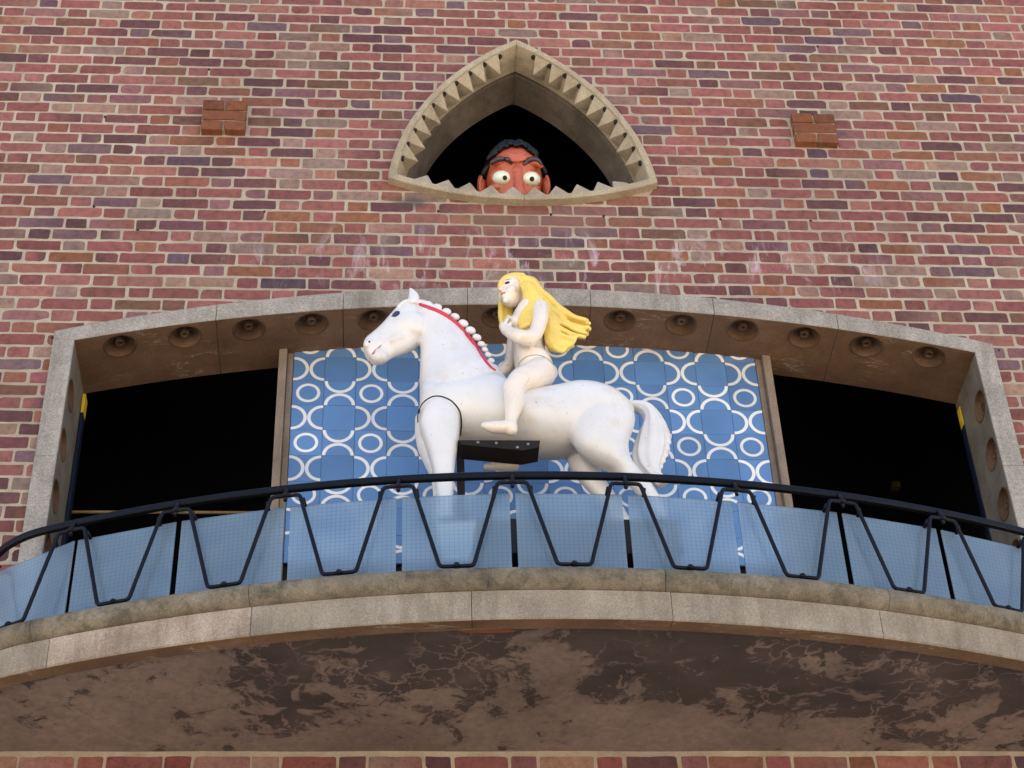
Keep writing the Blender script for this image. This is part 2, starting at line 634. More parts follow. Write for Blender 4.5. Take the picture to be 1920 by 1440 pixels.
M_DARK = mat_flat('soot_black_paint', (.010, .010, .011), .9)
M_MECH = mat_flat('oily_black_steel', (.009, .005, .0045), .75)
M_SKIN = mat_paint('terracotta_skin_paint', (.42, .088, .038), .42, .10, (.22, .04, .018), .1, 14, .002)
M_EYE = mat_paint('eye_white_paint', (.68, .72, .55), .2, .05, None, .4)
M_YELLOW = mat_flat('yellow_paint', (.62, .42, .03), .5)
M_NAVYP = mat_flat('dark_blue_paint', (.005, .009, .022), .6, 0, .2)
M_OCHRE = mat_flat('ochre_paint', (.35, .24, .10), .6)
M_GROUND = mat_ground()
M_HOLE = mat_flat('hole_seam_dark', (.02, .017, .014), .95)  # near-black colour stands in for the shade inside holes

# ------------------------------------------------------------------ ground
bm = bmesh.new()
bmesh.ops.create_grid(bm, x_segments=8, y_segments=8, size=400)
g = mesh_obj('ground', bm, M_GROUND)
g['kind'] = 'structure'

# ------------------------------------------------------------------ opening outlines
R_OUT, R_IN = 7.79, 8.58
XO, XI = 2.196, 2.10


def z_out(x):
    return 7.748 - R_OUT + math.sqrt(R_OUT ** 2 - x * x)


def z_in(x):
    x = max(-XI, min(XI, x))
    return 7.638 - R_IN + math.sqrt(R_IN ** 2 - x * x)


SILL = 5.46
TA, TL, TR = Vector((0, 9.54)), Vector((-.678, 8.464)), Vector((.678, 8.464))
TC = Vector((0, 8.86))


def arc2(a, b, sag, t):
    """point at fraction t on a circular arc a->b bulging to the left of a->b by sag"""
    ch = b - a
    L = ch.length
    d = ch / L
    nrm = Vector((-d.y, d.x))
    Rr = (L * L / 4 + sag * sag) / (2 * sag)
    ang = 2 * math.asin(L / (2 * Rr))
    th = -ang / 2 + ang * t
    return (a + b) / 2 + d * (Rr * math.sin(th)) + nrm * (Rr * math.cos(th) - (Rr - sag))


def tri_pt(u):
    """pointed opening outline, u in [0,3): right side apex->right corner, sill, left side"""
    k = int(u) % 3
    t = u - int(u)
    if k == 0:
        return arc2(TA, TR, .146, t)
    if k == 1:
        return arc2(TR, TL, .140, t)
    return arc2(TL, TA, .146, t)


def tri_scaled(u, s):
    return TC + (tri_pt(u) - TC) * s


# ------------------------------------------------------------------ brick wall
wall_bm = bmesh.new()
WX, WZ0, WZ1 = 7.0, 0.0, 13.5
outer = [Vector((-WX, WZ0)), Vector((WX, WZ0)), Vector((WX, WZ1)), Vector((-WX, WZ1))]
hole1 = [Vector((-XO + .03, SILL)), Vector((XO - .03, SILL))]
hole1 += [Vector((x, z_out(x) - .03)) for x in [(XO - .03) * (1 - 2 * i / 40) for i in range(41)]]
hole2 = [tri_scaled(3 * i / 90, .965) for i in range(90)]
loops = [outer, hole1, hole2]
flat = [p for L in loops for p in L]
tris = tessellate_polygon([[Vector((p.x, p.y, 0)) for p in L] for L in loops])
YF, YB = .0012, .30
vf = [wall_bm.verts.new((p.x, YF, p.y)) for p in flat]
vb = [wall_bm.verts.new((p.x, YB, p.y)) for p in flat]
for a, b_, c in tris:
    try:
        wall_bm.faces.new((vf[a], vf[b_], vf[c]))
        wall_bm.faces.new((vb[c], vb[b_], vb[a]))
    except ValueError:
        pass
o0 = 0
for L in loops:
    k = len(L)
    for i in range(k):
        a, b_ = o0 + i, o0 + (i + 1) % k
        wall_bm.faces.new((vf[a], vf[b_], vb[b_], vb[a]))
    o0 += k
wall = mesh_obj('brick_wall', wall_bm, M_MORTAR)
tag(wall, 'mottled red and purple brick wall with pale mortar round both openings', 'wall')

PAL = [  # (weight, linear albedo)
    (21, (.190, .066, .058)), (17, (.235, .086, .078)), (12, (.155, .052, .048)), (9, (.200, .080, .050)),
    (5, (.190, .078, .034)), (9, (.082, .035, .041)), (5, (.060, .029, .036)), (6, (.270, .170, .128)),
    (5, (.215, .155, .122)), (8, (.175, .086, .090)), (5, (.112, .076, .090)), (1.2, (.050, .042, .062)), (7, (.250, .110, .084)),
    (4, (.190, .145, .118)), (4, (.125, .066, .040))]
PW = [w for w, _ in PAL]


def brick_poly(x0, x1, z0, z1, rng):
    """slightly irregular rounded outline, counter-clockwise in x,z"""
    cr = [rng.uniform(.004, .011) if rng.random() > .16 else rng.uniform(.012, .026) for _ in range(4)]
    j = lambda a: rng.uniform(-a, a)
    P = []
    for k, (cx, cz, sx, sz) in enumerate(((x0, z0, 1, 1), (x1, z0, -1, 1), (x1, z1, -1, -1), (x0, z1, 1, -1))):
        r = cr[k]
        cx += j(.002)
        cz += j(.0016)
        a = (cx, cz + sz * r * .8)
        m = (cx + sx * r * .3, cz + sz * r * .25)
        b = (cx + sx * r, cz)
        P += [a, m, b] if k in (0, 2) else [b, m, a]
    # mid points with ragged arrises
    out = []
    L = x1 - x0
    nm = 3 if L > .15 else 1
    out += P[0:3]
    for i in range(nm):
        f = (i + 1) / (nm + 1)
        out.append((x0 + L * f, z0 + j(.0022)))
    out += P[3:6]
    out += P[6:9]
    for i in range(nm):
        f = (i + 1) / (nm + 1)
        out.append((x1 - L * f, z1 + j(.0022)))
    out += P[9:12]
    return [Vector(p) for p in out]


def clip(P, q, n):
    """keep the part of polygon P on the side of point q that n points to"""
    out = []
    k = len(P)
    for i in range(k):
        a, b = P[i], P[(i + 1) % k]
        da, db = (a - q).dot(n), (b - q).dot(n)
        if da >= 0:
            out.append(a)
        if (da >= 0) != (db >= 0):
            out.append(a + (b - a) * (da / (da - db)))
    return out


TRI_S = [(tri_scaled(3 * i / 240, .985)) for i in range(240)]
BLOCKS = [(-1.627, -1.405), (1.428, 1.652)]
BZ0, BZ1 = 8.7875, 9.0125


def clip_brick(P):
    c = sum(P, Vector((0, 0))) / len(P)
    xs = [p.x for p in P]
    zs = [p.y for p in P]
    # window surround
    if max(zs) > SILL and min(zs) < z_out(c.x) + .05 and min(abs(x) for x in xs) < XO:
        zt = 7.43
        if all(abs(p.x) < XO - .015 and SILL - .03 < p.y < z_out(p.x) - .015 for p in P):
            return []
        if abs(c.x) > XO - .13 and c.y < zt and c.y > SILL - .02:
            s = 1 if c.x > 0 else -1
            P = clip(P, Vector((s * (XO - .012), 0)), Vector((s, 0)))
        elif c.y >= zt - .05:
            x = c.x
            sl = -x / math.sqrt(R_OUT ** 2 - x * x)
            n = Vector((-sl, 1)).normalized()
            P = clip(P, Vector((x, z_out(x) - .012)), n)
            if abs(c.x) > XO - .02 and c.y < 7.46:
                s = 1 if c.x > 0 else -1
        elif c.y <= SILL + .05:
            P = clip(P, Vector((0, SILL)), Vector((0, -1)))
        else:
            return []
    # pointed opening
    if P and abs(c.x) < .9 and 8.2 < c.y < 9.7:
        i = min(range(240), key=lambda k: (TRI_S[k] - c).length_squared)
        q = TRI_S[i]
        t = (TRI_S[(i + 1) % 240] - TRI_S[i - 1]).normalized()
        n = Vector((-t.y, t.x))
        if n.dot(q - TC) < 0:
            n = -n
        P = clip(P, q, n)
        if P:
            cc = sum(P, Vector((0, 0))) / len(P)
            for k in (0, 80, 160):            # corners of the outline
                pass
    # projecting blocks
    for (a, b) in BLOCKS:
        if P and BZ0 < c.y < BZ1:
            if max(p.x for p in P) > a - .005 and c.x < (a + b) / 2:
                P = clip(P, Vector((a - .008, 0)), Vector((-1, 0)))
            elif min(p.x for p in P) < b + .005 and c.x >= (a + b) / 2:
                P = clip(P, Vector((b + .008, 0)), Vector((1, 0)))
    if len(P) < 3:
        return []
    ar = abs(sum(P[i].x * P[(i + 1) % len(P)].y - P[(i + 1) % len(P)].x * P[i].y for i in range(len(P)))) / 2
    return P if ar > 2.5e-4 else []


def add_brick(bm, lay, P, y_out, rng, col0, col1, y_back=.03):
    c = sum(P, Vector((0, 0))) / len(P)
    k = len(P)
    tx, tz = rng.uniform(-.006, .006), rng.uniform(-.02, .02)
    lo, hi = min(p.x for p in P), max(p.x for p in P)

    def mk(p, y, f=1.0):
        q = c + (p - c) * f
        v = bm.verts.new((q.x, y + (q.x - c.x) * tx + (q.y - c.y) * tz, q.y))
        t = (q.x - lo) / max(hi - lo, 1e-6)
        v[lay] = (*[a + (b - a) * t for a, b in zip(col0, col1)], 1)
        return v
    back = [bm.verts.new((p.x, y_back, p.y)) for p in P]
    for v in back:
        v[lay] = (*col0, 1)
    edge = [mk(p, y_out + .0018) for p in P]
    fr = []
    for p in P:
        d = c - p
        L = max(d.length, 1e-6)
        q = p + Vector((math.copysign(min(.0022, abs(d.x) * .5), d.x), math.copysign(min(.0022, abs(d.y) * .5), d.y)))
        fr.append(mk(q, y_out))
    for i in range(k):
        j = (i + 1) % k
        bm.faces.new((back[i], back[j], edge[j], edge[i]))
        bm.faces.new((edge[i], edge[j], fr[j], fr[i]))
    bm.faces.new(fr)


def pick_col(rng):
    w = rng.choices(PAL, PW)[0][1]
    w = tuple(a + (b - a) * .24 for a, b in zip(w, (.205, .092, .080)))
    k = rng.uniform(.86, 1.16)
    c0 = tuple(x * k * rng.uniform(.95, 1.05) for x in w)
    c1 = c0
    if rng.random() < .3:
        w2 = rng.choices(PAL, PW)[0][1]
        f = rng.uniform(.25, .75)
        c1 = tuple(a + (b - a) * f for a, b in zip(c0, w2))
    return c0, c1


def to_px(v):
    d = v - CAM
    f = d.dot(FWD)
    return 960 + FPX * d.dot(RGT) / f, 720 - FPX * d.dot(UPV) / f, f


rng = random.Random(31)
bricks = []
for n in range(-16, 70):
    zc = 9.8 - .075 * n
    if n == 60:
        continue
    if n > 58:
        # courses under the balcony carry on with their own bond
        shift = .55
    else:
        shift = 0.0
    row_j = rng.uniform(-.004, .004)
    for i in range(-6, 20):
        base = i * .3375 - 2.46 + shift + row_j
        if n % 2 == 0:
            spans = [(base, base + .225), (base + .225, base + .3375)]
        else:
            spans = [(base + .05625, base + .16875), (base + .16875, base + .39375)]
        for (a, b) in spans:
            if b < -4.1 or a > 4.1:
                continue
            jx = .0062
            x0, x1 = a + jx + rng.uniform(-.003, .003), b - jx + rng.uniform(-.003, .003)
            z0, z1 = zc - .0311 + rng.uniform(-.002, .002), zc + .0311 + rng.uniform(-.002, .002)
            P = clip_brick(brick_poly(x0, x1, z0, z1, rng))
            yo = rng.uniform(-.0022, .0006)
            col = pick_col(rng)
            if not P:
                continue
            c = sum(P, Vector((0, 0))) / len(P)
            px, py, f = to_px(Vector((c.x, 0, c.y)))
            seen = -40 < px < 1960 and -15 < py < 1455
            if 5.28 < c.y < 6.05:
                seen = False
            ar = abs(sum(P[q].x * P[(q + 1) % len(P)].y - P[(q + 1) % len(P)].x * P[q].y for q in range(len(P)))) / 2
            bricks.append((ar / f ** 2 * 1e4 if seen else 0, P, yo, col, rng.random()))
order = sorted(range(len(bricks)), key=lambda i: -bricks[i][0])
single = set(i for i in order[:300] if bricks[i][0] > 0)
bm = bmesh.new()
lay = bm.verts.layers.float_color.new('tint')
for i, (s, P, yo, col, rnd) in enumerate(bricks):
    if i not in single:
        add_brick(bm, lay, P, yo, random.Random(i), *col)
rest = mesh_obj('brickwork', bm, M_BRICK, wall)
rest['kind'] = 'stuff'
for i in sorted(single):
    s, P, yo, col, rnd = bricks[i]
    c = sum(P, Vector((0, 0))) / len(P)
    b1 = bmesh.new()
    l1 = b1.verts.layers.float_color.new('tint')
    add_brick(b1, l1, [p - c for p in P], yo, random.Random(i), *col)
    o = mesh_obj('brick', b1, M_BRICK, wall)
    o.location = (c.x, 0, c.y)

# small weep holes in the joints, their inner shade given as dark beads
for (hx, hy) in ((392, 130), (197, 219), (176, 387), (258, 431), (495, 397), (822, 396), (1033, 402), (1132, 405), (1351, 411), (1520, 414), (1533, 87), (98, 633), (1873, 657)):
    p = at(hx, hy, 0)
    bm = bmesh.new()
    ellipsoid(bm, (p.x, .001, p.z), (.0075, .003, .010), Matrix.Rotation(rng.uniform(-.5, .5), 3, 'Y'), 10, 6)
    mesh_obj('weep_hole', bm, M_HOLE, wall)

# projecting brick blocks
for k, (a, b) in enumerate(BLOCKS):
    t = thing('brick_block', ['projecting square of five rust brown bricks left of the pointed opening',
                              'projecting square of five rust brown bricks right of the pointed opening'][k], 'brick block',
              ((a + b) / 2, 0, BZ0), 'projecting brick squares')
    w = b - a
    rr = random.Random(50 + k)
    core = box_obj('mortar_core', (-w / 2 + .003, w / 2 - .003, -.034, .05, .014, BZ1 - BZ0 - .012), M_MORTAR, t, .002)
    for r in range(3):
        sp = [(0, .5), (.5, 1)] if r != 1 else [(0, 1)]
        for (f0, f1) in sp:
            bm = bmesh.new()
            lay = bm.verts.layers.float_color.new('tint')
            P = brick_poly(-w / 2 + f0 * w + (.004 if f0 else 0), -w / 2 + f1 * w - (.004 if f1 < 1 else 0), r * .075 + .004, r * .075 + .071, rr)
            cc = rr.choice([(.20, .075, .032), (.225, .084, .036), (.165, .062, .030)])
            if r == 2:
                cc = tuple(x * .8 for x in cc)
            add_brick(bm, lay, P, -.042 + rr.uniform(-.002, .002), rr, cc, cc, .04)
            mesh_obj('brick', bm, M_BRICK, t)

# ------------------------------------------------------------------ window surround
YS0, YS1 = -.03, .36


def sweep_block(name, parent, prof, s0, s1, ns, mats, matf):
    """closed block: prof(s) -> list of (point, is_reveal) round the section"""
    bm = bmesh.new()
    rings = []
    for i in range(ns + 1):
        s = s0 + (s1 - s0) * i / ns
        rings.append([bm.verts.new(p) for p in prof(s)])
    k = len(rings[0])
    for A, B in zip(rings, rings[1:]):
        for j in range(k):
            f = bm.faces.new((A[j], A[(j + 1) % k], B[(j + 1) % k], B[j]))
            f.material_index = matf(j)
    bm.faces.new(rings[0][::-1])
    bm.faces.new(rings[-1])
    return mesh_obj(name, bm, mats, parent)


ROSE = [(.0800, .004), (.0795, -.0022), (.0720, -.0022), (.0700, .004), (.0650, .017), (.0530, .029), (.0370, .035), (.0240, .036), (.0215, .016),
        (.0190, .011), (.0145, .011), (.0125, .014), (.0110, .024), (.0060, .026)]


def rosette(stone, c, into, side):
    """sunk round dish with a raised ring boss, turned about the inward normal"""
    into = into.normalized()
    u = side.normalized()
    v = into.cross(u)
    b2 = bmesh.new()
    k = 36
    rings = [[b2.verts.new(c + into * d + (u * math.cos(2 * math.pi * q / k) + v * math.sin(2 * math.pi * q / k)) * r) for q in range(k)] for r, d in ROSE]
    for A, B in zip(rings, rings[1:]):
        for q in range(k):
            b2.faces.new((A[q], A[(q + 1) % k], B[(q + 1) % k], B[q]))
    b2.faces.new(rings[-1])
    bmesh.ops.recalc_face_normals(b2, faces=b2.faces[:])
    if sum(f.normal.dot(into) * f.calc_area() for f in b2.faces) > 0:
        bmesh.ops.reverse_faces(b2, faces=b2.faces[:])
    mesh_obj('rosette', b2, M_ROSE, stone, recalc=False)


def open_holes(o, test):
    """take the flat faces out where the dishes are sunk"""
    b3 = bmesh.new()
    b3.from_mesh(o.data)
    bmesh.ops.delete(b3, geom=[f for f in b3.faces if f.material_index == 1 and test(f.calc_center_median())], context='FACES')
    b3.to_mesh(o.data)
    b3.free()


sur = thing('window_surround', 'wide grey stone surround of the arched opening with a row of round rosettes', 'window surround', (0, 0, SILL))
NT = 60
TY = [YS0 + .004 + (YS1 - YS0 - .004) * i / NT for i in range(NT + 1)]
DX = [s * v for v in (.147, .44, .734, 1.027, 1.32, 1.614, 1.907) for s in (-1, 1)]
JOINTS = [-XO, -1.467, -.88, -.293, .293, .88, 1.467, XO]


def arch_prof(x):
    zi, zo = z_in(x), z_out(x)
    if abs(x) > XI:
        zi = z_in(XI)
    P = [(x, YS0 + .004, zo), (x, YS0, zo - .005), (x, YS0, zi + .005)]
    for y in TY:
        P.append((x, y, zi))
    P.append((x, YS1, zo))
    return [Vector(p) for p in P]


for a, b in zip(JOINTS, JOINTS[1:]):
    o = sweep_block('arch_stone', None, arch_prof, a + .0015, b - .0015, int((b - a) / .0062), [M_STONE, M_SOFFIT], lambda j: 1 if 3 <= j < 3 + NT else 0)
    open_holes(o, lambda c: any(math.hypot(c.x - v, c.y - .062) < .073 for v in DX))
    for v in DX:
        if a < v < b:
            nn = Vector((v / math.sqrt(R_IN ** 2 - v * v), 0, 1)).normalized()
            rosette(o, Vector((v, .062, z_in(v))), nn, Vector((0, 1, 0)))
    adopt(o, sur)
JZ = [7.125 - .283 * k for k in range(6)]


def jamb_prof(sg):
    def f(z):
        P = [(sg * XO, YS0 + .003, z), (sg * (XO - .004), YS0, z), (sg * (XI + .004), YS0, z)]
        for y in TY:
            P.append((sg * XI, y, z))
        P.append((sg * XO, YS1, z))
        return [Vector(p) for p in P]
    return f


for sg in (-1, 1):
    zs = [SILL - .01, 6.14, 6.705, z_in(XI) - .001]
    for a, b in zip(zs, zs[1:]):
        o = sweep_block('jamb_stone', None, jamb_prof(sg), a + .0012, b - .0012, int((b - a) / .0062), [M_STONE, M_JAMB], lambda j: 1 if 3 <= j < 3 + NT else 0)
        open_holes(o, lambda c: any(math.hypot(c.z - v, c.y - .068) < .073 for v in JZ))
        for v in JZ:
            if a < v < b:
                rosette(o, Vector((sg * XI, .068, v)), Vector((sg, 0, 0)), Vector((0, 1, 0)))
        adopt(o, sur)

# ------------------------------------------------------------------ dark room behind the openings
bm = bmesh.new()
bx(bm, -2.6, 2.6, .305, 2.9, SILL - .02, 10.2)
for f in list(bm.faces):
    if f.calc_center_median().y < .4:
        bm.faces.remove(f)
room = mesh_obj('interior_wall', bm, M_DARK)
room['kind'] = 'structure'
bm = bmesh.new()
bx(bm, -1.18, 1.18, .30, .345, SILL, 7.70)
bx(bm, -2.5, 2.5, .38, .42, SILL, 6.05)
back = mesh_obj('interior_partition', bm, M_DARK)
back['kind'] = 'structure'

t = thing('shutter_post', 'dark blue post with a yellow tip inside the left edge of the opening', 'post', (-2.06, .33, SILL), 'posts at the opening edges')
adopt(box_obj('post', (-2.098, -2.083, .32, .385, SILL, 7.233), M_NAVYP, bevel=.003), t)
adopt(box_obj('yellow_tip', (-2.098, -2.083, .32, .385, 7.235, 7.345), M_YELLOW, bevel=.003), t)
t = thing('shutter_post', 'dark post with a yellow tip inside the right edge of the opening', 'post', (2.08, .33, SILL), 'posts at the opening edges')
adopt(box_obj('post', (2.092, 2.098, .30, .345, SILL, 7.20), M_NAVYP, bevel=.003), t)
adopt(box_obj('yellow_tip', (2.092, 2.098, .30, .345, 7.202, 7.315), M_YELLOW, bevel=.003), t)
bm = bmesh.new()
tube(bm, [(-2.3, 1.0, 7.15), (-1.2, 1.0, 7.155)], .008, 8)
o = mesh_obj('guide_rail', bm, M_OCHRE)
tag(o, 'thin ochre rail crossing the dark left opening', 'rail')
bm = bmesh.new()
tube(bm, [(-.45, .75, 9.915), (.45, .75, 9.915)], .008, 8)
o = mesh_obj('guide_rail', bm, M_OCHRE)
tag(o, 'thin rail high in the dark pointed opening', 'rail')
jp = at(1680, 910, 2.86)  # ochre block added where an orange glint shows
o = box_obj('glint_block', (jp.x - .024, jp.x + .024, 2.84, 2.899, jp.z - .02, jp.z + .02), M_OCHRE)
tag(o, 'tiny orange block added in place of a glint in the dark right opening', 'box')

# ------------------------------------------------------------------ posts beside the tiles
for sg, nm in ((-1, 'left'), (1, 'right')):
    t = thing('mullion', 'narrow brown stone post along the %s side of the blue tiles' % nm, 'post', (sg * 1.16, .3, SILL), 'posts beside the tile panel')
    zt = z_in(1.16) + .01
    x0, x1 = sorted((sg * 1.146, sg * 1.184))
    adopt(box_obj('post', (x0, x1, .225, .36, SILL, zt), M_POST, bevel=.004), t)
    x0, x1 = sorted((sg * 1.1165, sg * 1.145))
    adopt(box_obj('trim_strip', (x0, x1, .262, .36, SILL, zt), M_POST, bevel=.003), t)

# ------------------------------------------------------------------ tile panel
TS = .1485


def tile_mesh(kind):
    bm = bmesh.new()
    g = .0006
    hw = TS / 2 - g
    bx(bm, -hw, hw, 0, .012, -hw, hw, bevel=.0014)
    n0 = len(bm.faces)

    def annulus(cx, cz, r0, r1, a0, a1, k):
        y0, y1 = .003, -.0008
        rows = []
        lim = hw - .0002
        cl = lambda q: max(-lim, min(lim, q))
        for i in range(k + 1):
            a = a0 + (a1 - a0) * i / k
            c, s = math.cos(a), math.sin(a)
            rows.append([bm.verts.new((cl(cx + c * r), y, cl(cz + s * r))) for r, y in ((r0, y0), (r0 + .0008, y1), (r1 - .0008, y1), (r1, y0))])
        for A, B in zip(rows, rows[1:]):
            for j in range(3):
                f = bm.faces.new((A[j], A[j + 1], B[j + 1], B[j]))
                f.material_index = 1
    if kind == 'ring':
        annulus(0, 0, .0418, .0575, 0, 2 * math.pi, 40)
    if kind == 'side':
        annulus(-TS / 2, 0, .0570, .0740, -math.pi / 2, math.pi / 2, 28)
        annulus(TS / 2, 0, .0570, .0740, math.pi / 2, 3 * math.pi / 2, 28)
    if kind == 'updown':
        annulus(0, -TS / 2, .0570, .0740, 0, math.pi, 28)
        annulus(0, TS / 2, .0570, .0740, math.pi, 2 * math.pi, 28)
    bmesh.ops.recalc_face_normals(bm, faces=bm.faces[:])
    return bm


def tile_data(kind, cut=None):
    bm = tile_mesh(kind)
    if cut is not None:
        bmesh.ops.bisect_plane(bm, geom=bm.verts[:] + bm.edges[:] + bm.faces[:], plane_co=(0, 0, cut), plane_no=(0, 0, 1), clear_outer=True)
    for f in bm.faces:
        if f.normal.y > 0 and f.material_index == 1:
            f.normal_flip()
    me = bpy.data.meshes.new('tile')
    bm.to_mesh(me)
    bm.free()
    me.materials.append(M_BLUE)
    me.materials.append(M_WGLAZE)
    return me


panel = thing('tile_panel', 'blue glazed tile panel with white rings and arcs behind the white horse', 'tile panel', (0, .285, SILL))
bk = box_obj('backing', (-1.116, 1.116, .2705, .299, 6.41, z_in(1.1)), M_GROUT, bevel=0)
adopt(bk, panel)
TD = {k: tile_data(k) for k in ('ring', 'side', 'updown', 'plain')}
row_top0 = 7.538 + TS
for r in range(0, 9):
    zc = row_top0 - TS * (r + .5)
    if zc - TS / 2 < 6.30:
        break
    for c in range(15):
        x = (c - 7) * TS
        kind = ('ring' if c % 2 == 0 else 'updown') if r % 2 == 0 else ('side' if c % 2 == 0 else 'plain')
        lim = min(z_in(x - TS / 2), z_in(x + TS / 2)) + .012 - zc
        me = TD[kind] if lim > TS / 2 else (tile_data(kind, lim) if lim > -TS / 2 + .004 else None)
        if me is None:
            continue
        o = link('tile', me)
        o.location = (x, .27 - .0, zc)
        o.location.y = .2585 + random.uniform(-.0004, .0004)
        o.rotation_euler = (random.uniform(-.004, .004), random.uniform(-.003, .003), random.uniform(-.004, .004))
        adopt(o, panel)

# ------------------------------------------------------------------ pointed opening surround
tri = thing('pointed_surround', 'pale stone surround of the pointed opening lined with pyramid teeth', 'window surround', (0, 0, 8.32))
YT = -.05


def tri_prof(u):
    A = tri_scaled(u, 1.0)
    B = tri_scaled(u, .935)
    C_ = tri_scaled(u, .892)
    D = tri_scaled(u, .882)
    E_ = tri_scaled(u, .818 if not (1 <= u < 2) else .86)
    P = [(A.x, .06, A.y), (A.x, YT + .004, A.y)]
    A2 = tri_scaled(u, .993)
    B2 = tri_scaled(u, .942)
    P += [(A2.x, YT, A2.y), (B2.x, YT, B2.y), (B.x, YT + .004, B.y), (C_.x, .115, C_.y)]
    D2 = tri_scaled(u, .915)
    P += [(D2.x, .125, D2.y), (D.x, .14, D.y), (E_.x, .30, E_.y), (A.x, .30, A.y)]
    return [Vector(p) for p in P]


CUTS = [0, .18, .86, 1.0, 1.5, 2.0, 2.14, 2.82, 3.0]
for a, b in zip(CUTS, CUTS[1:]):
    e0 = .0006
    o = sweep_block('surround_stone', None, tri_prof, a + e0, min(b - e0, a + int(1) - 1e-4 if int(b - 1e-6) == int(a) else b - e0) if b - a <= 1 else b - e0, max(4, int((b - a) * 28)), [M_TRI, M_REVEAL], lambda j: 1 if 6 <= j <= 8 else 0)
    adopt(o, tri)


def tooth(u, hb_s, height, yc=.012, hy=.060, broken=False):
    p = tri_scaled(u, .93)
    q0, q1 = tri_scaled(u - .003, .93), tri_scaled(u + .003, .93)
    if int(u - .003) != int(u + .003):
        q0 = q1 = None
    t = (q1 - q0).normalized()
    n = Vector((-t.y, t.x))
    if n.dot(TC - p) < 0:
        n = -n
    hb = hb_s
    bm = bmesh.new()
    ring = []
    for (ds, dy) in ((-1, -1), (1, -1), (1, 1), (-1, 1)):
        b = p + t * (hb * ds) - n * .012
        ring.append(bm.verts.new((b.x, yc + hy * dy, b.y)))
    top = p + n * height
    if broken:
        tp = []
        for (ds, dy) in ((-1, -1), (1, -1), (1, 1), (-1, 1)):
            b = p + t * (hb * .55 * ds) + n * (height * (.75 if ds > 0 else .40))
            tp.append(bm.verts.new((b.x, yc + hy * .5 * dy, b.y)))
        for j in range(4):
            bm.faces.new((ring[j], ring[(j + 1) % 4], tp[(j + 1) % 4], tp[j]))
        bm.faces.new(tp)
    else:
        a = bm.verts.new((top.x, yc - .004, top.y))
        for j in range(4):
            bm.faces.new((ring[j], ring[(j + 1) % 4], a))
    bm.faces.new(ring[::-1])
    bmesh.ops.recalc_face_normals(bm, faces=bm.faces[:])
    es = [e for e in bm.edges]
    bmesh.ops.bevel(bm, geom=es, offset=.0022, segments=1, affect='EDGES')
    o = mesh_obj('tooth', bm, M_TRI)
    adopt(o, tri)


def drill(u, yc):
    p = tri_scaled(u, .918)
    q = (tri_scaled(u + .004, .918) - tri_scaled(u - .004, .918)).normalized()
    n = Vector((-q.y, q.x))
    if n.dot(TC - p) < 0:
        n = -n
    d = Vector((n.x, 0, n.y))
    t = Vector((q.x, 0, q.y))
    bm = bmesh.new()
    k = 14
    c = Vector((p.x, yc, p.y)) + d * .004
    ra = [bm.verts.new(c + (t * math.cos(2 * math.pi * j / k) + Vector((0, 1, 0)) * math.sin(2 * math.pi * j / k)) * .0145 - d * .012) for j in range(k)]
    rb = [bm.verts.new(c + (t * math.cos(2 * math.pi * j / k) + Vector((0, 1, 0)) * math.sin(2 * math.pi * j / k)) * .0145) for j in range(k)]
    for j in range(k):
        bm.faces.new((ra[j], ra[(j + 1) % k], rb[(j + 1) % k], rb[j]))
    bm.faces.new(rb)
    bm.faces.new(ra[::-1])
    adopt(mesh_obj('drilled_hole', bm, M_HOLE), tri)  # dark plug, its colour stands for the shade in the hole


rj0 = random.Random(17)
for k in range(9):
    tooth(1.190 + .088 * k, .0575, .080 + rj0.uniform(-.006, .005), -.016, .032)
tooth(1.110, .052, .075, -.014, .03, True)
for k in range(9):
    u = .135 + .089 * k
    tooth(u, .055, .080 + rj0.uniform(-.014, .006), .030, .076)
    tooth(3 - u, .055, .080 + rj0.uniform(-.014, .006), .030, .076)
for k in range(10):
    u = .0905 + .089 * k
    drill(u, -.022)
    drill(3 - u, -.022)

# ------------------------------------------------------------------ balcony
RB = 5.40


def plan(s, apex, xb=2.0, rb=.50):
    """point and outward normal on the bowed plan line, s = distance from the centre line"""
    sg = 1 if s >= 0 else -1
    a = abs(s)
    Rr = RB + (-apex - .95)
    cy = -apex * -1 + Rr
    cy = apex + Rr
    ab = math.asin(xb / Rr)
    sb = Rr * ab
    if a <= sb:
        th = a / Rr
        p = Vector((Rr * math.sin(th), cy - Rr * math.cos(th)))
        n = Vector((math.sin(th), -math.cos(th)))
    else:
        r2 = rb + (-apex - .95)
        p0 = Vector((Rr * math.sin(ab), cy - Rr * math.cos(ab)))
        n0 = Vector((math.sin(ab), -math.cos(ab)))
        c2 = p0 - n0 * r2
        th = min(ab + (a - sb) / r2, math.pi / 2)
        n = Vector((math.sin(th), -math.cos(th)))
        p = c2 + n * r2
        over = (a - sb) - (math.pi / 2 - ab) * r2
        if over > 0:
            p = p + Vector((0, over))
    return Vector((sg * p.x, p.y)), Vector((sg * n.x, n.y))


def plan_len(apex):
    s = 2.0
    while plan(s, apex)[0].y < .0 and s < 4:
        s += .005
    return s


balc = thing('balcony', 'bowed stone balcony with rounded nosing and peeling plaster underside', 'balcony', (0, 0, 5.26))


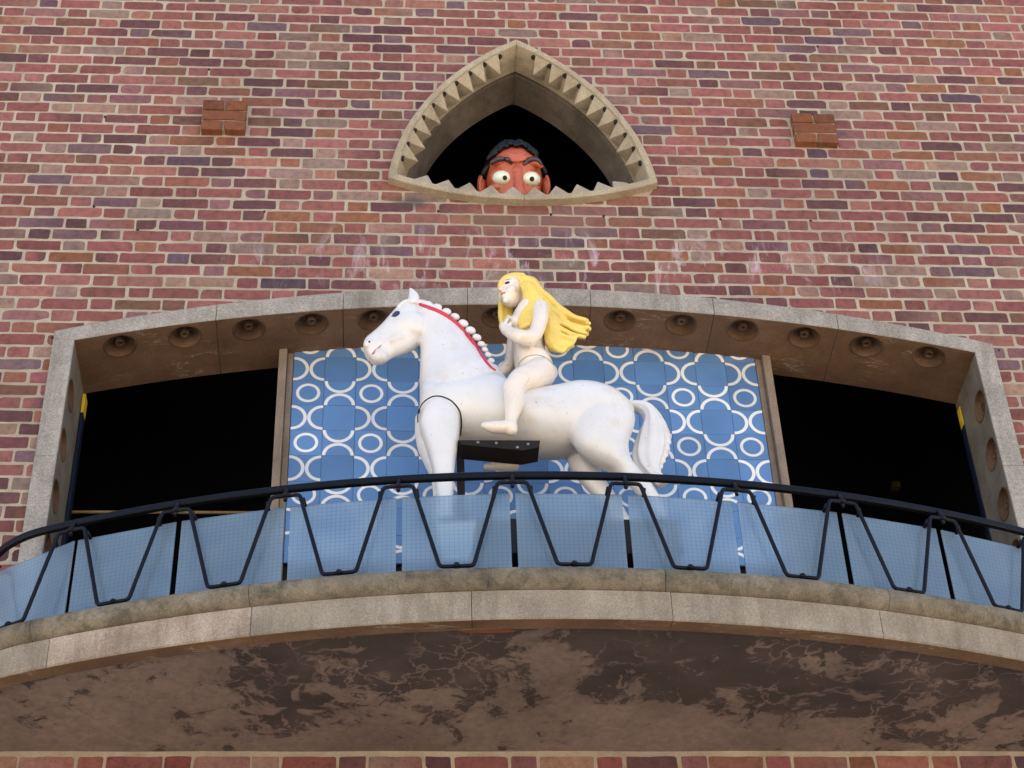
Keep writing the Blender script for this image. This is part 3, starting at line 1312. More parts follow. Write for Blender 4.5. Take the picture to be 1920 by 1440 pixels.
def run(name, apex, sec, s0, s1, mats, matf=lambda j: 0, ds=.03, jit=0):
    """stone run along the plan; sec: (outward offset, z) round the section"""
    bm = bmesh.new()
    k = max(2, int((s1 - s0) / ds))
    rings = []
    for i in range(k + 1):
        s = s0 + (s1 - s0) * i / k
        p, n = plan(s, apex)
        rings.append([bm.verts.new((p.x + n.x * d, p.y + n.y * d, z)) for d, z in sec])
    m = len(sec)
    for A, B in zip(rings, rings[1:]):
        for j in range(m):
            f = bm.faces.new((A[j], A[(j + 1) % m], B[(j + 1) % m], B[j]))
            f.material_index = matf(j)
    bm.faces.new(rings[0][::-1])
    bm.faces.new(rings[-1])
    o = mesh_obj(name, bm, mats)
    for p in o.data.polygons:
        p.use_smooth = False
    return o


FA = -1.0
LF = plan_len(FA) - .01
fj = [-LF, -1.93, -1.155, -.36, .36, 1.155, 1.93, LF]
fsec = [(0, 5.262), (0, 5.376), (-.30, 5.376), (-.30, 5.30), (-.085, 5.30), (-.080, 5.264), (-.006, 5.257)]
tor = [(.035 - .05 + .05 * math.cos(a), 5.4265 + .0495 * math.sin(a)) for a in [-math.pi / 2 + math.pi * i / 12 for i in range(13)]]
tsec = tor + [(-.24, 5.476), (-.24, 5.377)]
rj = random.Random(5)
for a, b in zip(fj, fj[1:]):
    adopt(run('fascia_stone', FA, [(d + rj.uniform(-.001, .001), z) for d, z in fsec], a + .0012, b - .0012, [M_REPAIR if abs(a + 1.93) < .01 else M_BUFF, M_SOFFIT], lambda j: 1 if j in (4, 5) else 0), balc)  # underside faces take the soffit brown with shade and bounce painted in
nj = [-LF, -2.0, -1.16, -.30, .34, 1.19, 2.02, LF]
for a, b in zip(nj, nj[1:]):
    o = run('nosing_stone', FA, tsec, a + .001, b - .001, M_NOSE)
    o.data.polygons.foreach_set('use_smooth', [len(p.vertices) == 4 for p in o.data.polygons])
    adopt(o, balc)
# floor slab with the plaster below
bm = bmesh.new()
S = [-LF + 2 * LF * i / 160 for i in range(161)]
lo, hi = [], []
for s in S:
    p, n = plan(s, FA)
    q = p - n * .079
    if q.y > .03:
        q.y = .03
    lo.append((q.x, q.y))
nsub = 14
cols = []
for (x, y) in lo:
    cols.append([bm.verts.new((x * (1 - .0 * j), y + (.03 - y) * j / nsub, 5.279 + .0015 * math.sin(9 * x + j))) for j in range(nsub + 1)])
for A, B in zip(cols, cols[1:]):
    for j in range(nsub):
        try:
            bm.faces.new((A[j], A[j + 1], B[j + 1], B[j]))
        except ValueError:
            pass
und = mesh_obj('plaster_soffit', bm, M_PLASTER, smooth=True)
adopt(und, balc)
bm = bmesh.new()
top = [bm.verts.new((x, y, 5.44)) for x, y in lo]
bot = [bm.verts.new((x, y, 5.284)) for x, y in lo]
bm.faces.new(top)
bm.faces.new(bot[::-1])
for i in range(len(lo)):
    j = (i + 1) % len(lo)
    bm.faces.new((bot[i], bot[j], top[j], top[i]))
adopt(mesh_obj('floor_slab', bm, M_POST), balc)
# flake of exposed rust-red backing at the drip edge
bm = bmesh.new()
ellipsoid(bm, (-.30, -.885, 5.276), (.105, .016, .006), None, 16, 8)
adopt(mesh_obj('rust_patch', bm, mat_flat('rust_brown', (.20, .07, .03), .9)), balc)

# ------------------------------------------------------------------ railing
rail = thing('balcony_railing', 'black iron railing of bent rods over blue wired glass panels', 'railing', (0, 0, 5.47))
RA = -.90
LR = plan_len(RA) + .02


def pr(s, off, z, apex=RA):
    p, n = plan(s, apex)
    return Vector((p.x + n.x * off, p.y + n.y * off, z))


def rail_bar():
    bm = bmesh.new()
    sec = [(.0125, 5.956), (.0125, 5.976), (.009, 5.980), (-.009, 5.980), (-.0125, 5.976), (-.0125, 5.956), (-.009, 5.952), (.009, 5.952)]
    rings = []
    k = 220
    for i in range(k + 1):
        s = -LR + 2 * LR * i / k
        rings.append([bm.verts.new(pr(s, d, z)) for d, z in sec])
    for A, B in zip(rings, rings[1:]):
        for j in range(8):
            bm.faces.new((A[j], A[(j + 1) % 8], B[(j + 1) % 8], B[j]))
    bm.faces.new(rings[0][::-1])
    bm.faces.new(rings[-1])
    return mesh_obj('handrail', bm, M_IRON)


adopt(rail_bar(), rail)
BAY = .4305
TOPS = [-.19 + BAY * k for k in range(-6, 7)]
ZB, ZT = 5.535, 5.912
for k, s in enumerate(TOPS):
    if abs(s) > LR - .02:
        continue
    # one bent rod: from mid-bottom up over the top clip and down to the next bottom clip
    ctrl = [(-BAY / 2, ZB), (-BAY / 2 + .062, ZB), (-.055, ZT), (.055, ZT), (BAY / 2 - .062, ZB), (BAY / 2, ZB)]
    pts = [ctrl[0]]
    for i in range(1, 5):
        a, b, c = Vector(ctrl[i - 1]), Vector(ctrl[i]), Vector(ctrl[i + 1])
        r = .016
        d0, d1 = (a - b).normalized(), (c - b).normalized()
        A, B = b + d0 * r, b + d1 * r
        for q in range(5):
            f = q / 4
            pts.append(tuple(A * (1 - f) ** 2 + b * 2 * f * (1 - f) + B * f * f))
    pts.append(ctrl[-1])
    fine = []
    for i in range(len(pts) - 1):
        a, b = Vector(pts[i]), Vector(pts[i + 1])
        m = max(1, int((b - a).length / .06))
        for q in range(m):
            fine.append(a + (b - a) * q / m)
    fine.append(Vector(pts[-1]))
    jj = random.Random(k)
    tw = jj.uniform(-.004, .004)
    P3 = [pr(s + p.x, .030 + tw * p.x * 2, p.y) for p in fine if abs(s + p.x) < LR]
    if len(P3) > 2:
        bm = bmesh.new()
        tube(bm, P3, .0080, 10)
        adopt(mesh_obj('bent_rod', bm, M_IRON, smooth=True), rail)
    # top clip and bottom clip
    bm = bmesh.new()
    tube(bm, [pr(s, .012, 5.958), pr(s, .024, 5.935), pr(s, .030, 5.890)], [.008, .0085, .008], 8)
    ellipsoid(bm, pr(s, .034, 5.912), (.0135, .0135, .011), None, 12, 8)
    adopt(mesh_obj('top_clip', bm, M_IRON, smooth=True), rail)
    if abs(s + BAY / 2) < LR:
        bm = bmesh.new()
        tube(bm, [pr(s + BAY / 2, .026, 5.468), pr(s + BAY / 2, .028, 5.50), pr(s + BAY / 2, .03, 5.548)], [.013, .009, .009], 8)
        ellipsoid(bm, pr(s + BAY / 2, .032, 5.536), (.0135, .0135, .011), None, 12, 8)
        adopt(mesh_obj('bottom_clip', bm, M_IRON, smooth=True), rail)
    # small lugs that carry the glass at the shoulders of the rod
    for ds in (-.064, .064):
        if abs(s + ds) < LR:
            bm = bmesh.new()
            tube(bm, [pr(s + ds * 1.07, .030, 5.893), pr(s + ds * 1.12, .000, 5.875)], .0075, 8)
            adopt(mesh_obj('glass_lug', bm, M_IRON, smooth=True), rail)

GW = BAY - .024
bm = bmesh.new()
bx(bm, -GW / 2, GW / 2, -.003, .003, 0, .405, bevel=.0008)
bmesh.ops.recalc_face_normals(bm, faces=bm.faces[:])
gme = bpy.data.meshes.new('glass_panel')
bm.to_mesh(gme)
bm.free()
gme.materials.append(M_GLASS)
for s in TOPS[:-1]:
    a, b = s + .012, s + BAY - .012
    if a < -LR + .05 or b > LR - .05:
        continue
    p0, p1 = pr(a, -.012, 0), pr(b, -.012, 0)
    o = link('glass_panel', gme)
    mid = (p0 + p1) / 2
    o.location = (mid.x, mid.y, 5.484)
    d = p1 - p0
    o.rotation_euler = (0, 0, math.atan2(d.y, d.x))
    adopt(o, rail)

# ------------------------------------------------------------------ horse
YH = -.30
FOOT = 6.07
horse = thing('horse_statue', 'white painted carved horse with a red and white plaited mane before the blue tiles', 'statue', (0, YH, FOOT))
bm = bmesh.new()
# trunk
loft(bm, [
    (H(428, 690), H(428, 860), .045, YH), (H(440, 640), H(436, 915), .085, YH), (H(480, 640), H(478, 962), .122, YH),
    (H(560, 640), H(560, 990), .150, YH), (H(700, 610), H(700, 1005), .160, YH), (H(830, 590), H(830, 1012), .163, YH),
    (H(960, 655), H(960, 1030), .165, YH), (H(1080, 664), H(1080, 1052), .163, YH), (H(1180, 648), H(1180, 1052), .160, YH),
    (H(1290, 628), H(1280, 1035), .158, YH), (H(1400, 640), H(1380, 1010), .155, YH), (H(1490, 675), H(1470, 985), .145, YH),
    (H(1560, 730), H(1545, 930), .115, YH), (H(1596, 790), H(1590, 870), .06, YH)], sub=5, n=36, p=2.25)
# neck
loft(bm, [
    (H(440, 900), H(980, 760), .13, YH), (H(428, 760), H(925, 660), .140, YH), (H(424, 660), H(868, 582), .128, YH), (H(427, 560), H(804, 540), .108, YH), (H(430, 470), H(742, 462), .092, YH),
    (H(428, 400), H(690, 392), .080, YH), (H(425, 330), H(628, 318), .073, YH), (H(415, 265), H(560, 262), .066, YH),
    (H(400, 215), H(490, 225), .052, YH), (H(395, 195), H(440, 205), .03, YH)], sub=5, n=32)
# head
loft(bm, [
    (H(400, 196), H(455, 300), .040, YH), (H(330, 192), H(446, 360), .066, YH), (H(284, 232), H(432, 425), .074, YH), (H(245, 276), H(390, 460), .068, YH),
    (H(204, 322), H(335, 482), .057, YH), (H(162, 360), H(282, 499), .047, YH), (H(126, 389), H(246, 525), .047, YH),
    (H(114, 420), H(205, 536), .044, YH), (H(118, 462), H(172, 524), .030, YH)], sub=5, n=32)
# cheek
c = at(*H(372, 318), YH - .035)
ellipsoid(bm, c, (.082, .052, .074), None, 24, 16)
j0 = [at(*H(x, y), YH - .052) for x, y in ((345, 372), (300, 384), (262, 408))]
tube(bm, j0, [.016, .013, .008], 10)
tube(bm, [at(*H(x, y), YH - .045) for x, y in ((160, 400), (140, 418), (132, 440))], [.012, .018, .010], 12)
ellipsoid(bm, at(*H(215, 495), YH - .018), (.036, .034, .032), None, 16, 12)
# near hindquarter and leg
YN, YFr = YH - .072, YH + .09
loft(bm, [
    (H(1290, 690), H(1560, 720), .05, YN), (H(1250, 800), H(1602, 815), .078, YN), (H(1244, 900), H(1596, 880), .088, YN),
    (H(1282, 990), H(1568, 965), .084, YN), (H(1380, 1062), H(1582, 1055), .068, YN), (H(1490, 1115), H(1630, 1120), .052, YN),
    (H(1585, 1205), H(1690, 1185), .043, YN), (H(1655, 1290), H(1742, 1262), .040, YN), (H(1690, 1350), H(1775, 1335), .042, YN),
    (H(1690, 1400), H(1800, 1400), .048, YN)], sub=4, n=28)
# far hind leg
loft(bm, [
    (H(1225, 940), H(1500, 940), .07, YFr), (H(1228, 1020), H(1440, 1010), .072, YFr), (H(1244, 1090), H(1410, 1090), .062, YFr),
    (H(1312, 1180), H(1436, 1160), .048, YFr), (H(1395, 1270), H(1495, 1240), .040, YFr), (H(1455, 1345), H(1545, 1325), .040, YFr),
    (H(1490, 1440), H(1605, 1440), .045, YFr)], sub=4, n=24)
# far fore leg
loft(bm, [
    (H(400, 820), H(560, 820), .06, YFr), (H(402, 920), H(555, 920), .062, YFr), (H(418, 1000), H(545, 1000), .052, YFr),
    (H(452, 1075), H(545, 1075), .045, YFr), (H(486, 1150), H(560, 1150), .040, YFr), (H(500, 1260), H(575, 1260), .036, YFr),
    (H(496, 1350), H(580, 1350), .040, YFr), (H(485, 1450), H(595, 1450), .045, YFr)], sub=4, n=24)
body = fuse('body', bm, .0068, 14, M_WHITE)
adopt(body, horse)
BV = {}


def bvh(o):
    if o.name not in BV:
        BV[o.name] = BVHTree.FromPolygons([v.co.copy() for v in o.data.vertices], [tuple(p.vertices) for p in o.data.polygons])
    return BV[o.name]


def on(o, px, py):
    """where the sight line through a photo pixel meets a body"""
    loc, nrm, i, d = bvh(o).ray_cast(CAM, ray(px, py))
    return (loc, nrm) if loc is not None else (at(px, py, YH - .05), Vector((0, -1, 0)))


def inlay(name, o, poly, mat, parent, lift=.002, thick=.003):
    """thin painted piece that follows the body under a closed outline of photo pixels"""
    bm = bmesh.new()
    L = [on(o, *p) for p in poly]
    c = sum((l[0] for l in L), Vector()) / len(L)
    cl, cn = on(o, *to_px(c)[:2])
    ce = bm.verts.new(cl + cn * lift)
    vs_ = [bm.verts.new(l + n * lift) for l, n in L]
    vb_ = [bm.verts.new(l - n * thick) for l, n in L]
    for i in range(len(vs_)):
        j = (i + 1) % len(vs_)
        bm.faces.new((vs_[i], vs_[j], ce))
        bm.faces.new((vb_[i], vb_[j], vs_[j], vs_[i]))
    r = mesh_obj(name, bm, mat, smooth=False)
    adopt(r, parent)
    return r


# near fore leg: separate hinged piece with a visible seam
YL = YH - .112
bm = bmesh.new()
loft(bm, [
    (H(492, 752), H(552, 750), .048, YL), (H(458, 772), H(598, 770), .055, YL), (H(432, 820), H(638, 815), .058, YL), (H(428, 868), H(645, 862), .060, YL),
    (H(442, 920), H(644, 915), .060, YL), (H(466, 1000), H(634, 990), .056, YL), (H(486, 1065), H(622, 1065), .050, YL),
    (H(500, 1130), H(616, 1130), .044, YL), (H(514, 1220), H(612, 1220), .040, YL), (H(520, 1310), H(606, 1310), .040, YL),
    (H(508, 1370), H(612, 1370), .046, YL), (H(496, 1412), H(618, 1412), .050, YL)], sub=5, n=32, p=2.6, correct=False)
leg = fuse('front_leg', bm, .006, 3, M_WHITE)
adopt(leg, horse)
# dark seam round the top of the hinged leg
bm = bmesh.new()
arch = [(419, 850), (420, 798), (446, 744), (488, 713), (522, 706), (562, 713), (606, 737), (645, 788), (655, 850), (650, 920)]
arch = [tuple(q) for q in catmull([list(a) for a in arch], 5)]
pts = [on(body, *H(*a))[0] for a in arch]
tube(bm, pts, .0034, 8)
adopt(mesh_obj('leg_seam', bm, M_HOLE, smooth=True), horse)
# ear, forelock
bm = bmesh.new()
loft(bm, [(H(358, 215), H(426, 210), .026, YH - .045), (H(361, 186), H(427, 180), .025, YH - .046), (H(367, 155), H(424, 158), .018, YH - .047),
          (H(370, 130), H(412, 142), .011, YH - .048), (H(370, 116), H(390, 124), .008, YH - .048)], sub=4, n=16, correct=False)
adopt(fuse('ear', bm, .004, 2, M_WHITE), horse)
bm = bmesh.new()
loft(bm, [(H(402, 188), H(404, 212), .02, YH - .03), (H(365, 186), H(368, 216), .026, YH - .035), (H(330, 198), H(338, 222), .025, YH - .036), (H(306, 216), H(318, 234), .018, YH - .036),
          (H(292, 242), H(302, 248), .008, YH - .036)], sub=4, n=16, correct=False)
adopt(fuse('forelock', bm, .004, 2, M_WHITE), horse)
# eye, nostril, mouth
eye = [(274, 272), (283, 257), (294, 246), (307, 242), (318, 245), (320, 255), (310, 266), (294, 275)]
inlay('eye', body, [H(*p) for p in eye], M_NAVY, horse)
inlay('nostril', body, [H(152 + 6 * math.cos(a), 410 + 5 * math.sin(a)) for a in [k * math.pi / 4 for k in range(8)]], M_HOLE, horse, .0012)
mo = [(222, 424), (202, 438), (181, 457), (165, 476), (156, 496), (153, 518)]
inlay('mouth', body, [H(*p) for p in mo] + [H(x + 8, y + 5) for x, y in mo[::-1][:-1]], M_LIP, horse, .0015)
# mane: red crest with white plaits
crest = [(420, 196), (440, 204), (490, 222), (540, 244), (590, 275), (640, 318), (690, 372), (735, 432), (775, 492), (812, 540), (842, 562)]
cr = [tuple(q) for q in catmull([list(a) for a in crest], 4)]
bm = bmesh.new()
tube(bm, [on(body, *H(x - 2, y + 5))[0] for x, y in cr], [.006 + .005 * math.sin(math.pi * min(1, i / (len(cr) - 1) * 1.02)) for i in range(len(cr))], 12)
adopt(mesh_obj('mane_band', bm, M_RED, smooth=True), horse)
buns = [(428, 193, 12), (471, 206, 17), (522, 222, 18), (572, 246, 18), (617, 274, 18), (662, 311, 20), (702, 349, 20), (736, 387, 18), (761, 423, 15), (780, 453, 13),
        (797, 482, 13), (815, 513, 13), (833, 544, 10)]
for x, y, r in buns:
    bm = bmesh.new()
    p = at(*H(x + 3, y - 1), YH - .050)
    rr = r / 2.909 * .00272 * 1.10
    ellipsoid(bm, p, (rr * 1.18, rr * .8, rr * .92), Matrix.Rotation(.45, 3, 'Y'), 16, 10)
    adopt(mesh_obj('mane_plait', bm, M_WHITE, smooth=True), horse)
# tail
bm = bmesh.new()


def tail_ripple(u, t):
    return .085 * math.sin(9 * t + 5 * u) * min(1, 3 * u)


loft(bm, [
    (H(1555, 735), H(1570, 790), .03, YH), (H(1600, 728), H(1598, 795), .036, YH), (H(1668, 738), H(1632, 815), .040, YH), (H(1722, 782), H(1642, 850), .044, YH),
    (H(1765, 860), H(1622, 905), .046, YH), (H(1788, 945), H(1598, 975), .046, YH), (H(1778, 1020), H(1588, 1040), .043, YH), (H(1752, 1080), H(1606, 1095), .040, YH),
    (H(1742, 1120), H(1650, 1140), .036, YH), (H(1765, 1152), H(1690, 1178), .032, YH), (H(1790, 1178), H(1722, 1200), .024, YH)], sub=6, n=40, ripple=tail_ripple)
for k, (x, y) in enumerate([(1772, 880), (1786, 915), (1788, 950), (1782, 985), (1772, 1020), (1758, 1052), (1744, 1082)]):
    p, q = at(*H(x - 40, y - 34), YH - .01), at(*H(x + 10, y + 16), YH - .006)
    tube(bm, [p, (p + q) / 2, q], [.026, .019, .005], 10)
tail = fuse('tail', bm, .0045, 2, M_WHITE)
adopt(tail, horse)
# black mechanism box under the belly
bm = bmesh.new()
P = [at(*H(x, y), YH - .158) for x, y in ((636, 946), (1084, 948), (1080, 985), (990, 1002), (660, 970))]
f = [bm.verts.new(p) for p in P]
k = [bm.verts.new(p + Vector((0, .10, 0))) for p in P]
bm.faces.new(f)
bm.faces.new(k[::-1])
for i in range(5):
    bm.faces.new((f[i], f[(i + 1) % 5], k[(i + 1) % 5], k[i]))
mech = mesh_obj('mechanism_box', bm, M_MECH)
adopt(mech, horse)
for x, y in ((745, 958), (845, 962), (1018, 968), (960, 985)):
    bm = bmesh.new()
    ellipsoid(bm, at(*H(x, y), YH - .159), (.007, .005, .007), None, 10, 6)
    adopt(mesh_obj('bolt', bm, M_BOLT, smooth=True), horse)
bm = bmesh.new()
a0 = at(*H(640, 1000), YH + .05)
bx(bm, a0.x - .010, a0.x + .022, YH + .02, YH + .05, 6.10, a0.z + .1, bevel=.003)
adopt(mesh_obj('prop_bar', bm, M_MECH), horse)

# carriage the horse stands on
car = thing('carriage', 'black wheeled platform carrying the white horse behind the glass', 'carriage', (0, YH, 5.44))
adopt(box_obj('platform', (-.44, .52, -.475, -.08, 5.90, FOOT), M_MECH, bevel=.006), car)
bm = bmesh.new()
P4 = [at(x, y, -.49) for x, y in ((817, 978), (893, 978), (881, 1050), (831, 1050))]
f = [bm.verts.new(p) for p in P4]
k = [bm.verts.new(p + Vector((0, .2, 0))) for p in P4]
bm.faces.new(f)
bm.faces.new(k[::-1])
for i in range(4):
    bm.faces.new((f[i], f[(i + 1) % 4], k[(i + 1) % 4], k[i]))
adopt(mesh_obj('foot_block', bm, M_WHITE), car)
for x in (-.3, .38):
    for y in (-.42, -.14):
        bm = bmesh.new()
        tube(bm, [(x, y, 5.44), (x, y, 5.90)], .025, 12)
        adopt(mesh_obj('leg', bm, M_MECH), car)

# ------------------------------------------------------------------ rider
rider = thing('rider_statue', 'cream painted figure with long yellow hair riding the white horse', 'statue', (.0, YH, 6.9))
Y0 = YH
bm = bmesh.new()


def limb(pts, rad):
    """smooth tapered limb through (x, y, Y) crop points"""
    rows = catmull([[*at(*R(x, y), Y), r] for (x, y, Y), r in zip(pts, rad)], 5)
    tube(bm, [Vector(r[:3]) for r in rows], [r[3] for r in rows], 18)
    for r in (rows[0], rows[-1]):
        ellipsoid(bm, Vector(r[:3]), (r[3],) * 3, None, 16, 10)


# trunk
loft(bm, [
    (R(420, 930), R(680, 930), .075, Y0), (R(385, 860), R(696, 862), .098, Y0), (R(368, 790), R(672, 790), .100, Y0), (R(362, 725), R(625, 722), .083, Y0),
    (R(360, 660), R(612, 655), .074, Y0), (R(345, 590), R(622, 580), .082, Y0), (R(330, 510), R(636, 480), .092, Y0),
    (R(345, 430), R(644, 400), .100, Y0), (R(385, 365), R(630, 330), .098, Y0), (R(430, 335), R(580, 296), .07, Y0), (R(445, 310), R(530, 280), .04, Y0)], sub=5, n=32, correct=False)
# chest
ellipsoid(bm, at(*R(375, 455), Y0 - .045), (.034, .034, .032))
ellipsoid(bm, at(*R(350, 480), Y0 + .040), (.034, .034, .032))
# neck and head
limb([(500, 330, Y0), (465, 270, Y0), (430, 215, Y0 - .01)], [.036, .032, .034])
HC = at(*R(356, 204), Y0 - .012)
fd = Vector((-.80, -.58, .0)).normalized()        # where the face looks
fu = Vector((-.17, -.12, 1)).normalized()
fu = (fu - fd * fu.dot(fd)).normalized()
fr_ = fd.cross(fu)
FM = Matrix((fr_, fd, fu)).transposed()            # columns: side, forward, up
ellipsoid(bm, HC + FM @ Vector((0, -.004, .012)), (.058, .066, .066), FM, 24, 16)
ellipsoid(bm, HC + FM @ Vector((0, .014, -.042)), (.044, .047, .050), FM, 24, 16)
ellipsoid(bm, HC + FM @ Vector((0, .042, -.080)), (.017, .017, .016), FM, 16, 10)
ellipsoid(bm, HC + FM @ Vector((0, .066, -.014)), (.009, .012, .019), FM, 16, 10)
ellipsoid(bm, HC + FM @ Vector((0, .073, -.027)), (.011, .012, .009), FM, 16, 10)
for s in (-1, 1):
    ellipsoid(bm, HC + FM @ Vector((s * .032, .032, -.030)), (.022, .022, .022), FM, 16, 10)
ellipsoid(bm, HC + FM @ Vector((0, .056, -.054)), (.016, .012, .012), FM, 16, 10)
# near arm folded across the chest
YA = Y0 - .118
limb([(585, 335, Y0 - .095), (580, 430, YA), (545, 540, YA - .012), (500, 585, YA - .016)], [.037, .035, .033, .034])
limb([(500, 588, YA - .016), (420, 575, YA - .014), (350, 548, Y0 - .10), (305, 515, Y0 - .075)], [.037, .034, .029, .024])
limb([(305, 520, Y0 - .075), (280, 488, Y0 - .060)], [.026, .022])
# fingers over the chest
for dx, dy, y2 in ((8, -.080, 418), (3, -.063, 406), (0, -.046, 404), (0, -.030, 414)):
    limb([(286 + dx, 482, Y0 + dy), (294 + dx, 446, Y0 + dy - .003), (316 + dx, y2, Y0 + dy)], [.0098, .0090, .0066])
limb([(300, 500, Y0 - .088), (326, 478, Y0 - .098), (344, 458, Y0 - .096)], [.0105, .0095, .0072])
# far arm reaching down to the horse's withers
YR = Y0 + .085
limb([(420, 390, Y0 + .085), (372, 560, YR + .02), (345, 720, YR + .015), (330, 790, YR)], [.036, .031, .029, .028])
limb([(330, 790, YR), (300, 830, YR - .02), (262, 858, YR - .035)], [.029, .028, .024])
limb([(262, 858, YR - .035), (232, 858, YR - .045)], [.024, .019])
for dy in (-.02, -.006, .008, .021):
    limb([(240, 858, YR - .04 + dy), (220, 862, YR - .045 + dy), (206, 872, YR - .046 + dy)], [.0088, .008, .006])
limb([(262, 866, YR - .06), (244, 880, YR - .062)], [.009, .007])
# near leg
limb([(575, 872, Y0 - .085), (500, 900, Y0 - .14), (420, 930, Y0 - .172), (372, 985, Y0 - .186)], [.073, .063, .054, .046])
limb([(372, 985, Y0 - .186), (366, 1040, Y0 - .186), (368, 1120, Y0 - .184), (350, 1210, Y0 - .184), (338, 1278, Y0 - .186)], [.050, .046, .043, .031, .024])
limb([(346, 1310, Y0 - .186), (300, 1312, Y0 - .192), (230, 1316, Y0 - .198), (160, 1308, Y0 - .200), (122, 1300, Y0 - .198)], [.026, .029, .028, .022, .015])
ellipsoid(bm, at(*R(340, 1340), Y0 - .186), (.029, .025, .024))
# far leg
limb([(560, 880, Y0 + .085), (430, 930, Y0 + .17), (378, 985, Y0 + .186)], [.080, .062, .050])
limb([(378, 985, Y0 + .186), (372, 1120, Y0 + .184), (345, 1270, Y0 + .186)], [.050, .043, .025])
f0 = at(*H(850, 1092), Y0 + .19)
f1 = at(*H(950, 1085), Y0 + .19)
zz = at(*R(345, 1300), Y0 + .186)
tube(bm, [zz, f1 + Vector((.0, 0, .02)), f1], [.024, .026, .026], 14)
tube(bm, [f1 + Vector((.01, 0, 0)), (f0 + f1) / 2, f0 + Vector((-.06, 0, 0))], [.026, .024, .014], 14)
rb = fuse('body', bm, .0048, 4, M_CREAM)
adopt(rb, rider)
# seam round the hip joint
bm = bmesh.new()
hp = [(402, 800), (430, 765), (470, 738), (520, 724), (575, 726), (625, 745), (662, 778), (686, 805)]
tube(bm, [on(rb, *R(*q))[0] for q in [tuple(z) for z in catmull([list(a) for a in hp], 4)]], .0022, 6)
adopt(mesh_obj('hip_seam', bm, M_OCHRE, smooth=True), rider)


def face_pt(side, up):
    """front of the rider's face at a side / height offset from the head centre"""
    o = HC + FM @ Vector((side, .25, up))
    loc, nrm, i, d = bvh(rb).ray_cast(o, -fd)
    return (loc, nrm) if loc is not None else (HC + FM @ Vector((side, .06, up)), fd)


def face_patch(name, side, up, rs, ru, mat, lift=.0015, tilt=0.0):
    bm = bmesh.new()
    k = 16
    pts = []
    for j in range(k):
        a = 2 * math.pi * j / k
        dx, dz = rs * math.cos(a), ru * math.sin(a)
        pts.append(face_pt(side + dx * math.cos(tilt) - dz * math.sin(tilt), up + dx * math.sin(tilt) + dz * math.cos(tilt)))
    c, n = face_pt(side, up)
    ce = bm.verts.new(c + n * (lift + .0012))
    v = [bm.verts.new(l + m * lift) for l, m in pts]
    w = [bm.verts.new(l - m * .003) for l, m in pts]
    for i in range(k):
        j = (i + 1) % k
        bm.faces.new((v[i], v[j], ce))
        bm.faces.new((w[i], w[j], v[j], v[i]))
    adopt(mesh_obj(name, bm, mat, smooth=False), rider)


M_IRIS = mat_flat('dark_eye_paint', (.03, .022, .018), .3)
for s in (-1, 1):
    face_patch('eye', s * .025, .006, .0105, .0068, M_IRIS)
    face_patch('eyebrow', s * .026, .026, .014, .0018, M_OCHRE, .001, s * -.15)
face_patch('lips', 0, -.050, .0155, .0078, M_LIP)

# hair
bm = bmesh.new()


def strand(pts, Y, r0, r1, yj=0):
    rows = catmull([[*at(*R(x, y), Y)] for x, y in pts], 6)
    k = len(rows)
    rad = [r0 + (r1 - r0) * (i / (k - 1)) ** 1.2 for i in range(k)]
    tube(bm, [Vector(r) + Vector((0, yj * i / k, 0)) for i, r in enumerate(rows)], rad, 10)
    ellipsoid(bm, rows[-1], (rad[-1],) * 3, None, 10, 8)


# cap over the crown, open towards the face
ellipsoid(bm, HC + FM @ Vector((0, -.036, .026)), (.070, .060, .066), FM, 24, 16)
ellipsoid(bm, at(*R(500, 190), Y0), (.040, .066, .055), None, 20, 14)
flows = [
    [(430, 96), (510, 120), (575, 195), (650, 262), (760, 345), (860, 408), (962, 440)],
    [(440, 120), (530, 165), (590, 245), (680, 320), (790, 402), (880, 445), (972, 468)],
    [(460, 150), (550, 215), (610, 300), (700, 375), (800, 448), (885, 492), (975, 505)],
    [(480, 180), (560, 260), (630, 345), (710, 425), (800, 490), (880, 528), (962, 548)],
    [(490, 200), (570, 290), (640, 390), (710, 480), (790, 540), (850, 560), (940, 572)],
    [(500, 210), (585, 320), (645, 430), (700, 520), (770, 578), (850, 590), (866, 560)],
    [(510, 220), (590, 340), (648, 460), (690, 550), (750, 610), (820, 628), (858, 612)],
    [(510, 230), (600, 360), (650, 490), (678, 580), (730, 640), (790, 662), (838, 645)],
    [(515, 240), (605, 380), (648, 520), (664, 600), (700, 655), (750, 682), (800, 670)],
    [(520, 250), (610, 400), (645, 540), (652, 620), (672, 660), (710, 680), (748, 680)],
]
rh = random.Random(3)
for i, fl in enumerate(flows):
    for lay_y in (-.062, -.03, .0, .03, .062):
        j = lambda: rh.uniform(-9, 9)
        cut = rh.uniform(.80, 1.03)
        ex, ey = fl[-1]
        qx, qy = fl[-2]
        fl2 = fl[:-1] + [(qx + (ex - qx) * cut, qy + (ey - qy) * cut)]
        strand([(x + j(), y + j()) for x, y in fl2], Y0 + lay_y + rh.uniform(-.008, .008), .0190, .0100)
# near lock over the shoulder to the chest
for dx, y1, Y in ((0, 500, -.080), (26, 492, -.086), (52, 478, -.088), (-14, 470, -.074)):
    strand([(452 + dx * .4, 140), (478 + dx * .6, 215), (484 + dx * .8, 290), (468 + dx, 350), (440 + dx * .9, 430), (425 + dx * .9, y1)], Y0 + Y, .021, .013)
for dx, Y in ((0, -.092), (30, -.095)):
    strand([(480, 150), (510 + dx, 230), (525 + dx, 290), (505 + dx * .7, 380), (480 + dx * .5, 470)], Y0 + Y, .020, .012)
